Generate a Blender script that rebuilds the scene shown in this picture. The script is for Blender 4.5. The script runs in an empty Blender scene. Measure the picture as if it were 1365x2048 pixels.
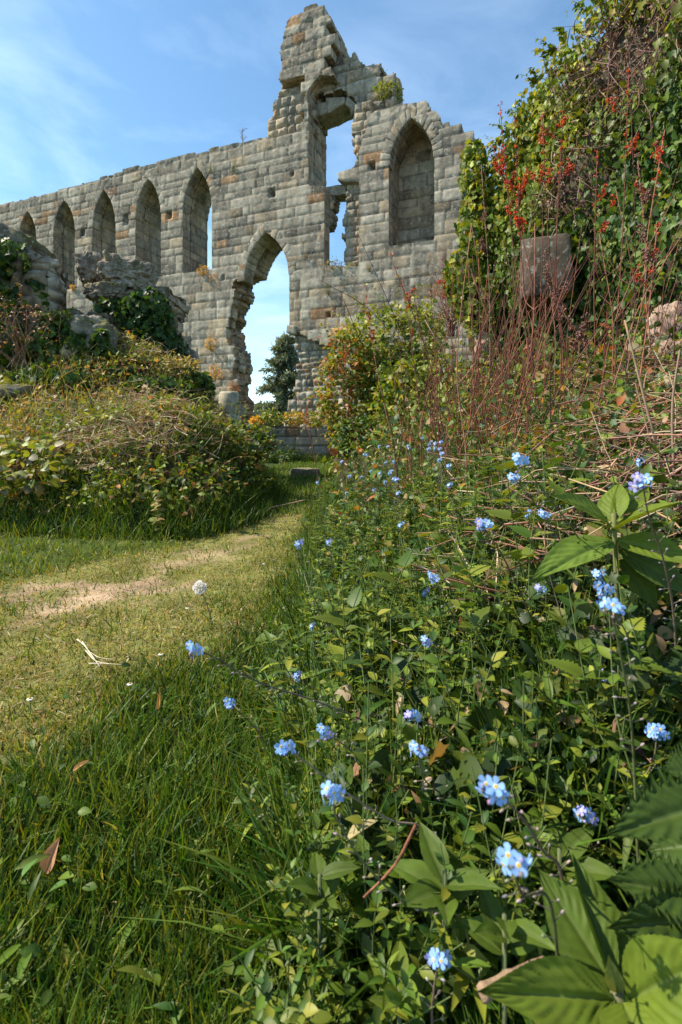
import bpy, math, random
import numpy as np
from math import radians as R, sin, cos, pi
rng = np.random.default_rng(11)
random.seed(11)
scn = bpy.context.scene
col = scn.collection
F, CX, HY, CH = 1000.0, 682.5, 870.0, 0.55      # focal length and horizon of the photograph, camera height in metres

def W(px, py, Y):
    return np.array([(px-CX)/F*Y, Y, CH+(HY-py)/F*Y])

# ------------------------------------------------------------------ noise
def _h(ix, iy, iz, seed):
    with np.errstate(over='ignore'):
        n = (ix.astype(np.uint32)*np.uint32(374761393) + iy.astype(np.uint32)*np.uint32(668265263)
             + iz.astype(np.uint32)*np.uint32(2147483647) + np.uint32(seed*974711 % 4294967295))
        n = (n ^ (n >> np.uint32(13)))*np.uint32(1274126177)
        n = (n ^ (n >> np.uint32(15)))*np.uint32(2246822519)
        n = n ^ (n >> np.uint32(16))
    return n.astype(np.float64)/4294967295.0
def vnoise(x, y, z=None, seed=0):
    x = np.asarray(x, float); y = np.asarray(y, float)
    z = np.zeros_like(x) if z is None else np.asarray(z, float)
    fx, fy, fz = np.floor(x), np.floor(y), np.floor(z)
    ix, iy, iz = fx.astype(np.int64), fy.astype(np.int64), fz.astype(np.int64)
    tx, ty, tz_ = x-fx, y-fy, z-fz
    tx = tx*tx*(3-2*tx); ty = ty*ty*(3-2*ty); tz_ = tz_*tz_*(3-2*tz_)
    r = 0
    for a in (0, 1):
        for b in (0, 1):
            for c in (0, 1):
                w = (tx if a else 1-tx)*(ty if b else 1-ty)*(tz_ if c else 1-tz_)
                r = r + w*_h(ix+a, iy+b, iz+c, seed)
    return r*2-1
def fbm(x, y, z=None, seed=0, oct=4):
    r, a, f = 0, .5, 1.
    for i in range(oct):
        r = r + a*vnoise(np.asarray(x)*f, np.asarray(y)*f, None if z is None else np.asarray(z)*f, seed+i*7)
        a *= .5; f *= 2.03
    return r
def sstep(a, b, x):
    t = np.clip((np.asarray(x, float)-a)/(b-a), 0, 1)
    return t*t*(3-2*t)
def lin(r, g, b):
    f = lambda c: (c/255/12.92) if c/255 <= .04045 else ((c/255+.055)/1.055)**2.4
    return np.array([f(r), f(g), f(b)])

# ------------------------------------------------------------------ mesh accumulation
class Geo:
    def __init__(s): s.v, s.l, s.t, s.c, s.n = [], [], [], [], 0
    def add(s, v, loops, tot, c):
        v = np.asarray(v, float).reshape(-1, 3); c = np.asarray(c, float)
        if c.ndim == 1: c = np.tile(c, (len(v), 1))
        s.v.append(v); s.l.append(np.asarray(loops, np.int64).ravel()+s.n); s.t.append(np.asarray(tot, np.int64).ravel()); s.c.append(c)
        s.n += len(v)
        return s
    def join(s, g, M=None, loc=None):
        for v, l, t, c in [g.flat()]:
            if M is not None: v = v@np.asarray(M).T
            if loc is not None: v = v+np.asarray(loc)
            s.add(v, l, t, c)
        return s
    def flat(s):
        return np.concatenate(s.v), np.concatenate(s.l), np.concatenate(s.t), np.concatenate(s.c)
    def mesh(s, name, mat, smooth=False):
        v, l, t, c = s.flat()
        me = bpy.data.meshes.new(name)
        me.vertices.add(len(v)); me.vertices.foreach_set('co', v.astype(np.float32).ravel())
        me.loops.add(len(l)); me.loops.foreach_set('vertex_index', l.astype(np.int32))
        me.polygons.add(len(t))
        st = np.concatenate([[0], np.cumsum(t)[:-1]])
        me.polygons.foreach_set('loop_start', st.astype(np.int32))
        if smooth: me.polygons.foreach_set('use_smooth', np.ones(len(t), bool))
        a = me.color_attributes.new('Col', 'FLOAT_COLOR', 'POINT')
        cc = np.ones((len(v), 4), np.float32); cc[:, :3] = np.clip(c, 0, 1)
        a.data.foreach_set('color', cc.ravel())
        me.update(calc_edges=True); me.validate()
        if isinstance(mat, (list, tuple)):
            for m in mat: me.materials.append(m)
        else: me.materials.append(mat)
        return me
    def obj(s, name, mat, parent=None, smooth=False):
        return link(name, s.mesh(name, mat, smooth), parent)
def link(name, me, parent=None):
    o = bpy.data.objects.new(name, me); col.objects.link(o)
    if parent is not None: o.parent = parent
    return o
def empty(name, loc=(0, 0, 0)):
    o = bpy.data.objects.new(name, None); col.objects.link(o); o.location = loc; o.empty_display_size = .05
    return o
def tag(o, label=None, cat=None, group=None, kind=None):
    if label: o['label'] = label
    if cat: o['category'] = cat
    if group: o['group'] = group
    if kind: o['kind'] = kind
    return o
def shift(g, loc):
    r = Geo(); v, l, t, c = g.flat(); r.add(v-np.asarray(loc), l, t, c); return r

# ------------------------------------------------------------------ templates
class Tpl:
    def __init__(s, v, faces, shade=None):
        s.v = np.asarray(v, float); s.loops = np.array([i for f in faces for i in f]); s.tot = np.array([len(f) for f in faces])
        s.shade = np.ones(len(s.v)) if shade is None else np.asarray(shade, float)
def leaf_tpl(prof, fold=.25, droop=.25, mid=1.0, curl=0.):
    """a leaf along +Y, length 1; prof = [(t, half width)], left edge / midrib / right edge per ring"""
    v, f, sh = [], [], []
    for t, w in prof:
        z = -droop*t*t
        v += [(-w, t, z+fold*w), (0, t, z), (w, t, z+fold*w+curl*w)]; sh += [1, mid, 1]
    for i in range(len(prof)-1):
        a = 3*i; b = a+3
        f += [(a, a+1, b+1, b), (a+1, a+2, b+2, b+1)]
    return Tpl(v, f, sh)
def serr_tpl(n, wmax, fold=.2, droop=.2, depth=.25, base=.05):
    prof = []
    for i in range(n+1):
        t = i/n; w = wmax*(sin(pi*min(1, t**.62))**.9)*(1 if t < 1 else 0)+.002
        prof.append((t-.012, w*(1-depth))); prof.append((min(1, t+.035), w*1.0))
    prof = [(0, base*.2)]+prof[1:-1]+[(1.03, .002)]
    return leaf_tpl(prof, fold, droop, .8)
IVY_O = [(0, 0), (.16, -.1), (.44, .02), (.36, .26), (.52, .5), (.27, .56), (0, 1), (-.27, .56), (-.52, .5), (-.36, .26), (-.44, .02), (-.16, -.1)]
def ivy_tpl(f=.18, d=.2):
    v = [(x, y, abs(x)*f-d*y*y) for x, y in IVY_O]+[(0, .33, -.06)]
    n = len(IVY_O)
    return Tpl(v, [(i, (i+1) % n, n) for i in range(n)], [1]*n+[1.15])
def blade_tpl(bend, n=3, lean=0., w=1.):
    v, f = [], []
    for i in range(n):
        t = i/n; hw = w*(1-t**1.6)*.5
        v += [(-hw, bend*t*t+lean*t, t*(1-.25*abs(bend)*t)), (hw, bend*t*t+lean*t, t*(1-.25*abs(bend)*t))]
    v.append((0, bend+lean, 1-.25*abs(bend)))
    for i in range(n-1): f.append((2*i, 2*i+1, 2*i+3, 2*i+2))
    f.append((2*n-2, 2*n-1, 2*n))
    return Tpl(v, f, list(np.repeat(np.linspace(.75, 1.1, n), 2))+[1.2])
def basis(d, n):
    d = d/np.linalg.norm(d, axis=1, keepdims=True)
    x = np.cross(d, n); ln = np.linalg.norm(x, axis=1, keepdims=True)
    x = np.where(ln < 1e-6, np.array([1., 0, 0]), x/np.maximum(ln, 1e-9))
    z = np.cross(x, d)
    return np.stack([x, d, z], axis=2)
def scatter(g, tpl, pos, B, sc, c):
    """copies of tpl at pos (K,3), axes B (K,3,3 columns), scale (K,) or (K,3), colour (K,3), appended to one mesh"""
    K = len(pos)
    if K == 0: return g
    sc = np.asarray(sc, float)
    if sc.ndim == 1: sc = sc[:, None]*np.ones(3)
    v = np.einsum('kij,knj->kni', B, tpl.v[None]*sc[:, None, :])+pos[:, None, :]
    n = len(tpl.v)
    loops = (tpl.loops[None]+(np.arange(K)*n)[:, None]).ravel()
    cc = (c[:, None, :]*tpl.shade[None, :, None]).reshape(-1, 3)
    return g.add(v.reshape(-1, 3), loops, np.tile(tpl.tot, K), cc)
def rdir(K, up=0.):
    v = rng.normal(size=(K, 3)); v /= np.linalg.norm(v, axis=1, keepdims=True)+1e-9
    v[:, 2] += up
    return v/(np.linalg.norm(v, axis=1, keepdims=True)+1e-9)
def pal(K, cols, jit=.18, p=None):
    cols = np.array(cols); i = rng.choice(len(cols), K, p=p)
    return cols[i]*(1+jit*rng.normal(size=(K, 1)))*(1+.06*rng.normal(size=(K, 3)))
def yawB(K, tilt=.25):
    """upright bases with random yaw and a small tilt"""
    a = rng.uniform(0, 2*pi, K)
    z = np.stack([tilt*rng.normal(size=K), tilt*rng.normal(size=K), np.ones(K)], 1); z /= np.linalg.norm(z, axis=1, keepdims=True)
    x = np.stack([np.cos(a), np.sin(a), np.zeros(K)], 1); y = np.cross(z, x); y /= np.linalg.norm(y, axis=1, keepdims=True); x = np.cross(y, z)
    return np.stack([x, y, z], axis=2)
def tube(g, pts, r, c, n=5, cap=True):
    pts = np.asarray(pts, float); m = len(pts); r = np.broadcast_to(np.asarray(r, float), (m,))
    c = np.asarray(c, float); c = np.tile(c, (m, 1)) if c.ndim == 1 else c
    tan = np.gradient(pts, axis=0); tan /= np.linalg.norm(tan, axis=1, keepdims=True)+1e-12
    ref = np.array([.31, .22, .92]) if abs(tan[0] @ np.array([.31, .22, .92])) < .95 else np.array([1., 0, 0])
    v = []
    for i in range(m):
        a = np.cross(tan[i], ref); a /= np.linalg.norm(a)+1e-12; b = np.cross(tan[i], a)
        th = np.arange(n)/n*2*pi
        v.append(pts[i]+r[i]*(np.cos(th)[:, None]*a+np.sin(th)[:, None]*b))
    v = np.concatenate(v)
    fl = []
    for i in range(m-1):
        for k in range(n):
            k2 = (k+1) % n
            fl.append((i*n+k, i*n+k2, (i+1)*n+k2, (i+1)*n+k))
    loops = [q for f in fl for q in f]; tot = [4]*len(fl)
    if cap: loops += list(range(n))[::-1]+list(range((m-1)*n, m*n)); tot += [n, n]
    return g.add(v, loops, tot, np.repeat(c, n, axis=0))
def curve(pts, n=10):
    """Catmull-Rom through the points"""
    P = np.asarray(pts, float); P = np.vstack([2*P[0]-P[1], P, 2*P[-1]-P[-2]]); out = []
    m = len(P)-3
    for i in range(m):
        for t in np.linspace(0, 1, max(2, n//m+1), endpoint=(i == m-1)):
            a, b, c_, d = P[i:i+4]
            out.append(.5*((2*b)+(-a+c_)*t+(2*a-5*b+4*c_-d)*t*t+(-a+3*b-3*c_+d)*t**3))
    return np.array(out)
def ell_tpl(n=6, m=5):
    v, f = [(0, 0, 0)], []
    for i in range(1, m):
        t = i/m; r = sin(pi*t)*.5
        for k in range(n): v.append((r*cos(2*pi*k/n), t, r*sin(2*pi*k/n)))
    v.append((0, 1, 0)); L = len(v)-1
    for k in range(n): f.append((0, 1+(k+1) % n, 1+k)); f.append((L, L-n+k, L-n+(k+1) % n))
    for i in range(m-2):
        for k in range(n): f.append((1+i*n+k, 1+i*n+(k+1) % n, 1+(i+1)*n+(k+1) % n, 1+(i+1)*n+k))
    return Tpl(v, f)
ELL = ell_tpl(); ELL_LO = ell_tpl(4, 3)
OVAL = leaf_tpl([(0, .03), (.2, .2), (.45, .29), (.72, .2), (1, .01)], .3, .25, 1.12)
OVAL_N = leaf_tpl([(0, .02), (.06, .09), (.16, .185), (.3, .26), (.45, .285), (.6, .262), (.75, .19), (.88, .1), (.96, .04), (1, .004)], .3, .25, 1.15)
LANCE = leaf_tpl([(0, .03), (.25, .12), (.5, .145), (.78, .085), (1, .008)], .35, .3, 1.12)
ROUND = leaf_tpl([(0, .1), (.12, .36), (.42, .47), (.75, .38), (1, .04)], .22, .2, 1.15)
LONG = leaf_tpl([(0, .02), (.2, .07), (.5, .09), (.8, .055), (1, .005)], .4, .35, 1.1)
SERR = serr_tpl(9, .34)
IVY = ivy_tpl(); IVY2 = ivy_tpl(-.1, -.05)
BLADES = [blade_tpl(.25), blade_tpl(.7), blade_tpl(.45, 3, .3), blade_tpl(.05, 3, .15), blade_tpl(-.5, 3, .6)]

def spray(gl, gs, p0, d, L_, n, T, size, cols, droop=.5, sc=(.16, .1, .05), r=.002):
    d = np.asarray(d, float); d = d/np.linalg.norm(d); pts = curve([p0, p0+d*L_*.5+.04*L_*rng.normal(size=3), p0+d*L_+np.array([0, 0, -droop*L_*.5])+.08*L_*rng.normal(size=3)], 9)
    tube(gs, pts, np.linspace(r, r*.4, len(pts)), sc, 4, False)
    t = (np.arange(n)+rng.uniform(0, 1, n))/n; P = np.stack([np.interp(t*(len(pts)-1), np.arange(len(pts)), pts[:, i]) for i in range(3)], 1)
    tan = np.gradient(pts, axis=0)[np.minimum((t*(len(pts)-1)).astype(int), len(pts)-1)]; tan /= np.linalg.norm(tan, axis=1, keepdims=True)
    sd_ = np.cross(tan, np.array([.1, .2, 1.]))*np.where(np.arange(n) % 2, 1, -1)[:, None]
    scatter(gl, T, P, basis(sd_+.5*tan+.3*rng.normal(size=(n, 3))+np.array([0, 0, -.2]), np.array([-.1, -.2, 1.])+.35*rng.normal(size=(n, 3))), size*rng.uniform(.7, 1.2, n)*(1.1-.5*t), pal(n, cols))
# ------------------------------------------------------------------ materials
def mat_new(name):
    m = bpy.data.materials.new(name); m.use_nodes = True
    nt = m.node_tree; nt.nodes.clear()
    return m, nt, nt.nodes.new
def mat_leaf(name, trans=.35, rough=.5, spec=.35, noise=18., tint=(1.5, 1.25, .45)):
    m, nt, N = mat_new(name); L = nt.links.new
    out = N('ShaderNodeOutputMaterial'); mix = N('ShaderNodeMixShader'); p = N('ShaderNodeBsdfPrincipled'); t = N('ShaderNodeBsdfTranslucent')
    a = N('ShaderNodeAttribute'); a.attribute_name = 'Col'
    tc = N('ShaderNodeTexCoord'); nz = N('ShaderNodeTexNoise'); nz.inputs['Scale'].default_value = noise; nz.inputs['Detail'].default_value = 3
    mr = N('ShaderNodeMapRange'); mr.inputs['To Min'].default_value = .62; mr.inputs['To Max'].default_value = 1.38
    mul = N('ShaderNodeMix'); mul.data_type = 'RGBA'; mul.blend_type = 'MULTIPLY'; mul.inputs[0].default_value = 1
    tm = N('ShaderNodeMix'); tm.data_type = 'RGBA'; tm.blend_type = 'MULTIPLY'; tm.inputs[0].default_value = 1; tm.inputs[7].default_value = (*tint, 1)
    L(tc.outputs['Object'], nz.inputs['Vector']); L(nz.outputs['Fac'], mr.inputs['Value']); L(a.outputs['Color'], mul.inputs[6]); L(mr.outputs[0], mul.inputs[7])
    L(mul.outputs[2], p.inputs['Base Color']); L(mul.outputs[2], tm.inputs[6]); L(tm.outputs[2], t.inputs['Color'])
    p.inputs['Roughness'].default_value = rough; p.inputs['Specular IOR Level'].default_value = spec
    mix.inputs[0].default_value = trans
    L(p.outputs[0], mix.inputs[1]); L(t.outputs[0], mix.inputs[2]); L(mix.outputs[0], out.inputs['Surface'])
    return m
def mat_col(name, rough=.85, spec=.2, noise=30., lo=.7, hi=1.3, bump=0., bscale=60.):
    m, nt, N = mat_new(name); L = nt.links.new
    out = N('ShaderNodeOutputMaterial'); p = N('ShaderNodeBsdfPrincipled'); a = N('ShaderNodeAttribute'); a.attribute_name = 'Col'
    tc = N('ShaderNodeTexCoord'); nz = N('ShaderNodeTexNoise'); nz.inputs['Scale'].default_value = noise; nz.inputs['Detail'].default_value = 5
    mr = N('ShaderNodeMapRange'); mr.inputs['From Min'].default_value = .25; mr.inputs['From Max'].default_value = .75
    mr.inputs['To Min'].default_value = lo; mr.inputs['To Max'].default_value = hi
    mul = N('ShaderNodeMix'); mul.data_type = 'RGBA'; mul.blend_type = 'MULTIPLY'; mul.inputs[0].default_value = 1
    L(tc.outputs['Object'], nz.inputs['Vector']); L(nz.outputs['Fac'], mr.inputs['Value']); L(a.outputs['Color'], mul.inputs[6]); L(mr.outputs[0], mul.inputs[7])
    L(mul.outputs[2], p.inputs['Base Color']); p.inputs['Roughness'].default_value = rough; p.inputs['Specular IOR Level'].default_value = spec
    if bump:
        n2 = N('ShaderNodeTexNoise'); n2.inputs['Scale'].default_value = bscale; n2.inputs['Detail'].default_value = 6; n2.inputs['Roughness'].default_value = .65
        b = N('ShaderNodeBump'); b.inputs['Strength'].default_value = bump; b.inputs['Distance'].default_value = .02
        L(tc.outputs['Object'], n2.inputs['Vector']); L(n2.outputs['Fac'], b.inputs['Height']); L(b.outputs[0], p.inputs['Normal'])
    L(p.outputs[0], out.inputs['Surface'])
    return m
def mat_stone(name, sc=1., lichen=.5):
    """weathered sandstone: tone from the stone itself, dark weather stains, pale lichen rosettes, ochre patches"""
    m, nt, N = mat_new(name); L = nt.links.new
    out = N('ShaderNodeOutputMaterial'); p = N('ShaderNodeBsdfPrincipled'); a = N('ShaderNodeAttribute'); a.attribute_name = 'Col'
    tc = N('ShaderNodeTexCoord')
    def noise(s, d=5, r=.6):
        n = N('ShaderNodeTexNoise'); n.inputs['Scale'].default_value = s*sc; n.inputs['Detail'].default_value = d; n.inputs['Roughness'].default_value = r
        L(tc.outputs['Object'], n.inputs['Vector']); return n.outputs['Fac']
    def ramp(x, a0, a1, b0=0., b1=1.):
        r = N('ShaderNodeMapRange'); r.inputs['From Min'].default_value = a0; r.inputs['From Max'].default_value = a1
        r.inputs['To Min'].default_value = b0; r.inputs['To Max'].default_value = b1; L(x, r.inputs['Value']); return r.outputs[0]
    def mix(blend, fac, c1, c2):
        x = N('ShaderNodeMix'); x.data_type = 'RGBA'; x.blend_type = blend
        if hasattr(fac, 'links'): L(fac, x.inputs[0])
        else: x.inputs[0].default_value = fac
        for i, c in ((6, c1), (7, c2)):
            if hasattr(c, 'links'): L(c, x.inputs[i])
            else: x.inputs[i].default_value = (*c, 1)
        return x.outputs[2]
    c = mix('MULTIPLY', 1., a.outputs['Color'], ramp(noise(7., 6, .7), .25, .75, .6, 1.42))
    c = mix('MIX', ramp(noise(1.1, 6, .65), .52, .66, 0, .62), c, (.095, .09, .082))
    mpn = N('ShaderNodeMapping'); mpn.inputs['Scale'].default_value = (1, 1, .12); L(tc.outputs['Object'], mpn.inputs[0])
    st = N('ShaderNodeTexNoise'); st.inputs['Scale'].default_value = 4.5*sc; st.inputs['Detail'].default_value = 4; L(mpn.outputs[0], st.inputs['Vector'])
    c = mix('MULTIPLY', .8, c, ramp(st.outputs['Fac'], .38, .66, .62, 1.12))
    c = mix('MIX', ramp(noise(14., 3, .5), .60, .66, 0, lichen), c, (.42, .42, .36))
    c = mix('MIX', ramp(noise(3.3, 4, .6), .58, .72, 0, .4), c, (.34, .26, .15))
    L(c, p.inputs['Base Color']); p.inputs['Roughness'].default_value = .92; p.inputs['Specular IOR Level'].default_value = .15
    n2 = noise(26., 8, .7); b = N('ShaderNodeBump'); b.inputs['Strength'].default_value = .5; b.inputs['Distance'].default_value = .02/sc
    L(n2, b.inputs['Height']); L(b.outputs[0], p.inputs['Normal'])
    L(p.outputs[0], out.inputs['Surface'])
    return m
M_STONE = mat_stone('weathered_sandstone'); M_ROCK = mat_stone('mossy_rubble_stone', 2.2, .45)
M_LEAF = mat_leaf('leaf'); M_GLOSS = mat_leaf('glossy_leaf', .4, .48, .3, 14.); M_GRASS = mat_leaf('grass_blade', .38, .5, .3, 9.)
M_PETAL = mat_leaf('petal', .3, .6, .2, 60., (1, 1, 1)); M_STEM = mat_col('stem', .7, .25, 40.); M_SOIL = mat_col('soil_and_turf', .95, .1, 5., .55, 1.45, .8, 45.)
M_BARK = mat_col('bark', .9, .15, 25., .6, 1.4, .5, 60.)
# ------------------------------------------------------------------ terrain
def x_bank(Y):      # foot of the right-hand bank
    return -.02-.035*np.clip(Y, 0, 8)
def bank_h(X, Y):
    t = np.maximum(0, X-x_bank(Y))
    h = t*(.33+.13*np.clip(Y, 0, 5.5))*sstep(-.05, .35, t)
    h = 1.45*(1-np.exp(-h/1.25))
    return h*(1-.25*sstep(7, 11, Y))
MF = np.array([(-9, 2.95), (-3, 2.95), (-1.92, 2.86), (-1.2, 2.78), (-.82, 2.8), (-.66, 3.15), (-.6, 4.0), (-.64, 5.0), (-.8, 5.7), (-1.6, 6.6), (-3, 8.4), (-9, 9.5)])
def poly_sdf(x, y, poly):
    x = np.asarray(x, float); y = np.asarray(y, float); poly = np.asarray(poly, float)
    d = np.full(x.shape, 1e9); ins = np.zeros(x.shape, bool); n = len(poly)
    for i in range(n):
        ax, ay = poly[i]; bx, by = poly[(i+1) % n]
        ex, ey = bx-ax, by-ay; L2 = ex*ex+ey*ey+1e-12
        t = np.clip(((x-ax)*ex+(y-ay)*ey)/L2, 0, 1)
        d = np.minimum(d, (x-ax-t*ex)**2+(y-ay-t*ey)**2)
        if by != ay:
            c = ((ay > y) != (by > y)) & (x < (bx-ax)*(y-ay)/(by-ay)+ax); ins ^= c
    return np.where(ins, 1, -1)*np.sqrt(d)
def mound_h(X, Y):
    s = poly_sdf(X, Y, MF)
    e = sstep(-.04, .5, s+.08*fbm(np.asarray(X)*2.3, np.asarray(Y)*2.3, seed=5))
    h = .34+.43*np.clip(Y-3.35, 0, 2.6)
    h = np.minimum(h, .20+.60*np.clip(-.6-X, 0, 2.2))
    h = h+.07*fbm(np.asarray(X)*1.7, np.asarray(Y)*1.7, seed=9)
    h = h+.34*np.exp(-((np.asarray(X)+2.55)/.6)**2-((np.asarray(Y)-5.25)/.75)**2)+.28*np.exp(-((np.asarray(X)+1.75)/.45)**2-((np.asarray(Y)-5.5)/.6)**2)+.22*np.exp(-((np.asarray(X)+1.35)/.4)**2-((np.asarray(Y)-3.6)/.5)**2)
    return np.maximum(0, h*e)
def tz(X, Y):
    X = np.asarray(X, float); Y = np.asarray(Y, float)
    z = .018*fbm(X*1.3, Y*1.3, seed=2)+.006*fbm(X*9, Y*9, seed=3, oct=2)
    near = np.exp(-np.maximum(0, np.abs(X)-4)/6)
    b = bank_h(np.minimum(X, 5), Y); b = b*(1+.12*fbm(X*2.1, Y*2.1, seed=4))
    ter = .66*sstep(10.15, 10.4, Y)
    return z+np.maximum(np.maximum(b, mound_h(np.maximum(X, -7), Y)*near), ter)
def G(px, py, y0=.2, y1=16, lift=0.):
    Y = np.concatenate([np.linspace(y0, 3, 700), np.linspace(3, y1, 700)])
    X = (px-CX)/F*Y; Z = CH+(HY-py)/F*Y
    k = np.argmax(Z < tz(X, Y)+lift)
    return np.array([X[k], Y[k], tz(X[k], Y[k])])
PATH = np.array([(-1.6, .9), (-1.05, 1.28), (-.88, 1.6), (-.74, 2.0), (-.55, 2.45), (-.40, 3.0), (-.33, 3.7), (-.33, 4.6), (-.36, 6.0)])
def path_d(X, Y):
    X = np.asarray(X, float); Y = np.asarray(Y, float); d = np.full(X.shape, 1e9)
    for (ax, ay), (bx, by) in zip(PATH[:-1], PATH[1:]):
        ex, ey = bx-ax, by-ay; t = np.clip(((X-ax)*ex+(Y-ay)*ey)/(ex*ex+ey*ey), 0, 1)
        d = np.minimum(d, np.hypot(X-ax-t*ex, Y-ay-t*ey))
    w = np.interp(Y, [.9, 1.3, 2, 2.6, 3.2, 4.5, 6], [.62, .55, .42, .24, .13, .09, .05])
    return d/w+.35*fbm(X*3.1, Y*3.1, seed=21)
def dryness(X, Y): return 1-sstep(.55, 1.35, path_d(X, Y))

ax = np.concatenate([-np.geomspace(500, 6.2, 26), np.linspace(-6, -2.2, 70), np.linspace(-2.16, 2.6, 150), np.linspace(2.65, 6, 50), np.geomspace(6.3, 500, 26)])
ay = np.concatenate([-np.geomspace(60, 3.2, 10), np.linspace(-3, .2, 20), np.linspace(.24, 7, 210), np.linspace(7.05, 11.5, 90), np.geomspace(11.7, 900, 34)])
gx, gy = np.meshgrid(ax, ay); gz = tz(gx, gy)
nx, ny = len(ax), len(ay)
idx = np.arange(nx*ny).reshape(ny, nx)
q = np.stack([idx[:-1, :-1], idx[:-1, 1:], idx[1:, 1:], idx[1:, :-1]], -1).reshape(-1, 4)
soil = np.array([.055, .042, .025]); turf = np.array([.06, .085, .02]); tan_ = np.array([.42, .285, .195]); straw = np.array([.172, .17, .05])
dry = dryness(gx, gy).ravel()[:, None]; pd = path_d(gx, gy).ravel()[:, None]
veg = np.clip((np.maximum(bank_h(gx, gy), mound_h(gx, gy))/.15), 0, 1).ravel()[:, None]
c = turf*(1-veg)+soil*veg
c = c*(1-dry)+straw*dry
bare = (.55+.3*sstep(-.45, -.7, gx)*sstep(2.3, 1.8, gy)).ravel()[:, None]*(1-sstep(-.3, .3, pd+1.1*fbm(gx*2.6, gy*4.5, seed=31).ravel()[:, None]+.7*fbm(gx*11, gy*14, seed=32).ravel()[:, None]))
c = c*(1-bare)+tan_*bare
far = sstep(9, 12, gy).ravel()[:, None]; c = c*(1-far)+np.array([.06, .09, .02])*far
g = Geo(); g.add(np.stack([gx, gy, gz], -1).reshape(-1, 3), q.ravel(), np.full(len(q), 4), c)
ground = g.obj('ground', M_SOIL, smooth=True); tag(ground, kind='structure')

# ------------------------------------------------------------------ masonry
class Frame:
    def __init__(s, P0, d, n): s.P0, s.d, s.n = np.array(P0, float), np.array(d, float), np.array(n, float)
    def world(s, u, v, z):
        u, v, z = np.broadcast_arrays(u, v, z)
        return np.stack([s.P0[0]+u*s.d[0]+v*s.n[0], s.P0[1]+u*s.d[1]+v*s.n[1], z], -1)
    def uz(s, px, py, v=0.):
        a, b = (px-CX)/F, (HY-py)/F
        u = (a*(s.P0[1]+v*s.n[1])-s.P0[0]-v*s.n[0])/(s.d[0]-a*s.d[1])
        return u, CH+b*(s.P0[1]+u*s.d[1]+v*s.n[1])
    def poly(s, pts, v=0.): return np.array([s.uz(x, y, v) for x, y in pts])
class Pattern:
    """courses of stones: for (u, z) -> stone id, distance to the joint, stone centre"""
    def __init__(s, u0, u1, z0, z1, hmin, hmax, wmin, wmax, warp, seed):
        r = np.random.default_rng(seed); s.warp, s.seed = warp, seed
        s.hz = np.concatenate([[z0], z0+np.cumsum(r.uniform(hmin, hmax, int((z1-z0)/hmin)+2))])
        s.j = [np.concatenate([[u0-r.uniform(0, wmax)], u0+np.cumsum(r.uniform(wmin, wmax, int((u1-u0)/wmin)+3))]) for _ in s.hz]
        s.r = r.uniform(0, 1, (len(s.hz), max(len(a) for a in s.j), 6))
    def __call__(s, u, z):
        sh = np.shape(u); u = np.ravel(u).astype(float); z = np.ravel(z).astype(float)
        wu = u+s.warp*fbm(u*2.2, z*2.2, seed=s.seed+1, oct=3); wz = z+s.warp*.8*fbm(u*1.6+50, z*2.6, seed=s.seed+2, oct=3)
        ci = np.clip(np.searchsorted(s.hz, wz)-1, 0, len(s.hz)-2); de = np.zeros(len(u)); cu = np.zeros(len(u)); rr = np.zeros((len(u), 6))
        for c in np.unique(ci):
            m = ci == c; J = s.j[c]; k = np.clip(np.searchsorted(J, wu[m])-1, 0, len(J)-2)
            cu[m] = (J[k]+J[k+1])/2; de[m] = np.minimum(wu[m]-J[k], J[k+1]-wu[m]); rr[m] = s.r[c, k]
        cz = (s.hz[ci]+s.hz[ci+1])/2; de = np.minimum(de, np.minimum(wz-s.hz[ci], s.hz[ci+1]-wz))
        return de.reshape(sh), cu.reshape(sh), cz.reshape(sh), rr.reshape(*sh, 6)
GREY = np.array([.31, .272, .212]); BUFF = np.array([.37, .28, .18]); RUST = np.array([.34, .205, .11]); DARK = np.array([.085, .08, .075])
def tone(rr, buff, rust=.025, dark=.07):
    """stone colours from random columns: mostly grey, some buff, a few rust or dark"""
    t = GREY*(.7+.62*rr[..., 0:1])
    m = (rr[..., 1:2] < buff); t = np.where(m, t*.35+.65*BUFF*(.75+.5*rr[..., 2:3]), t)
    t = np.where(rr[..., 3:4] < rust, RUST*(.7+.5*rr[..., 2:3]), t)
    return np.where(rr[..., 3:4] > 1-dark, t*.55, t)
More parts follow.
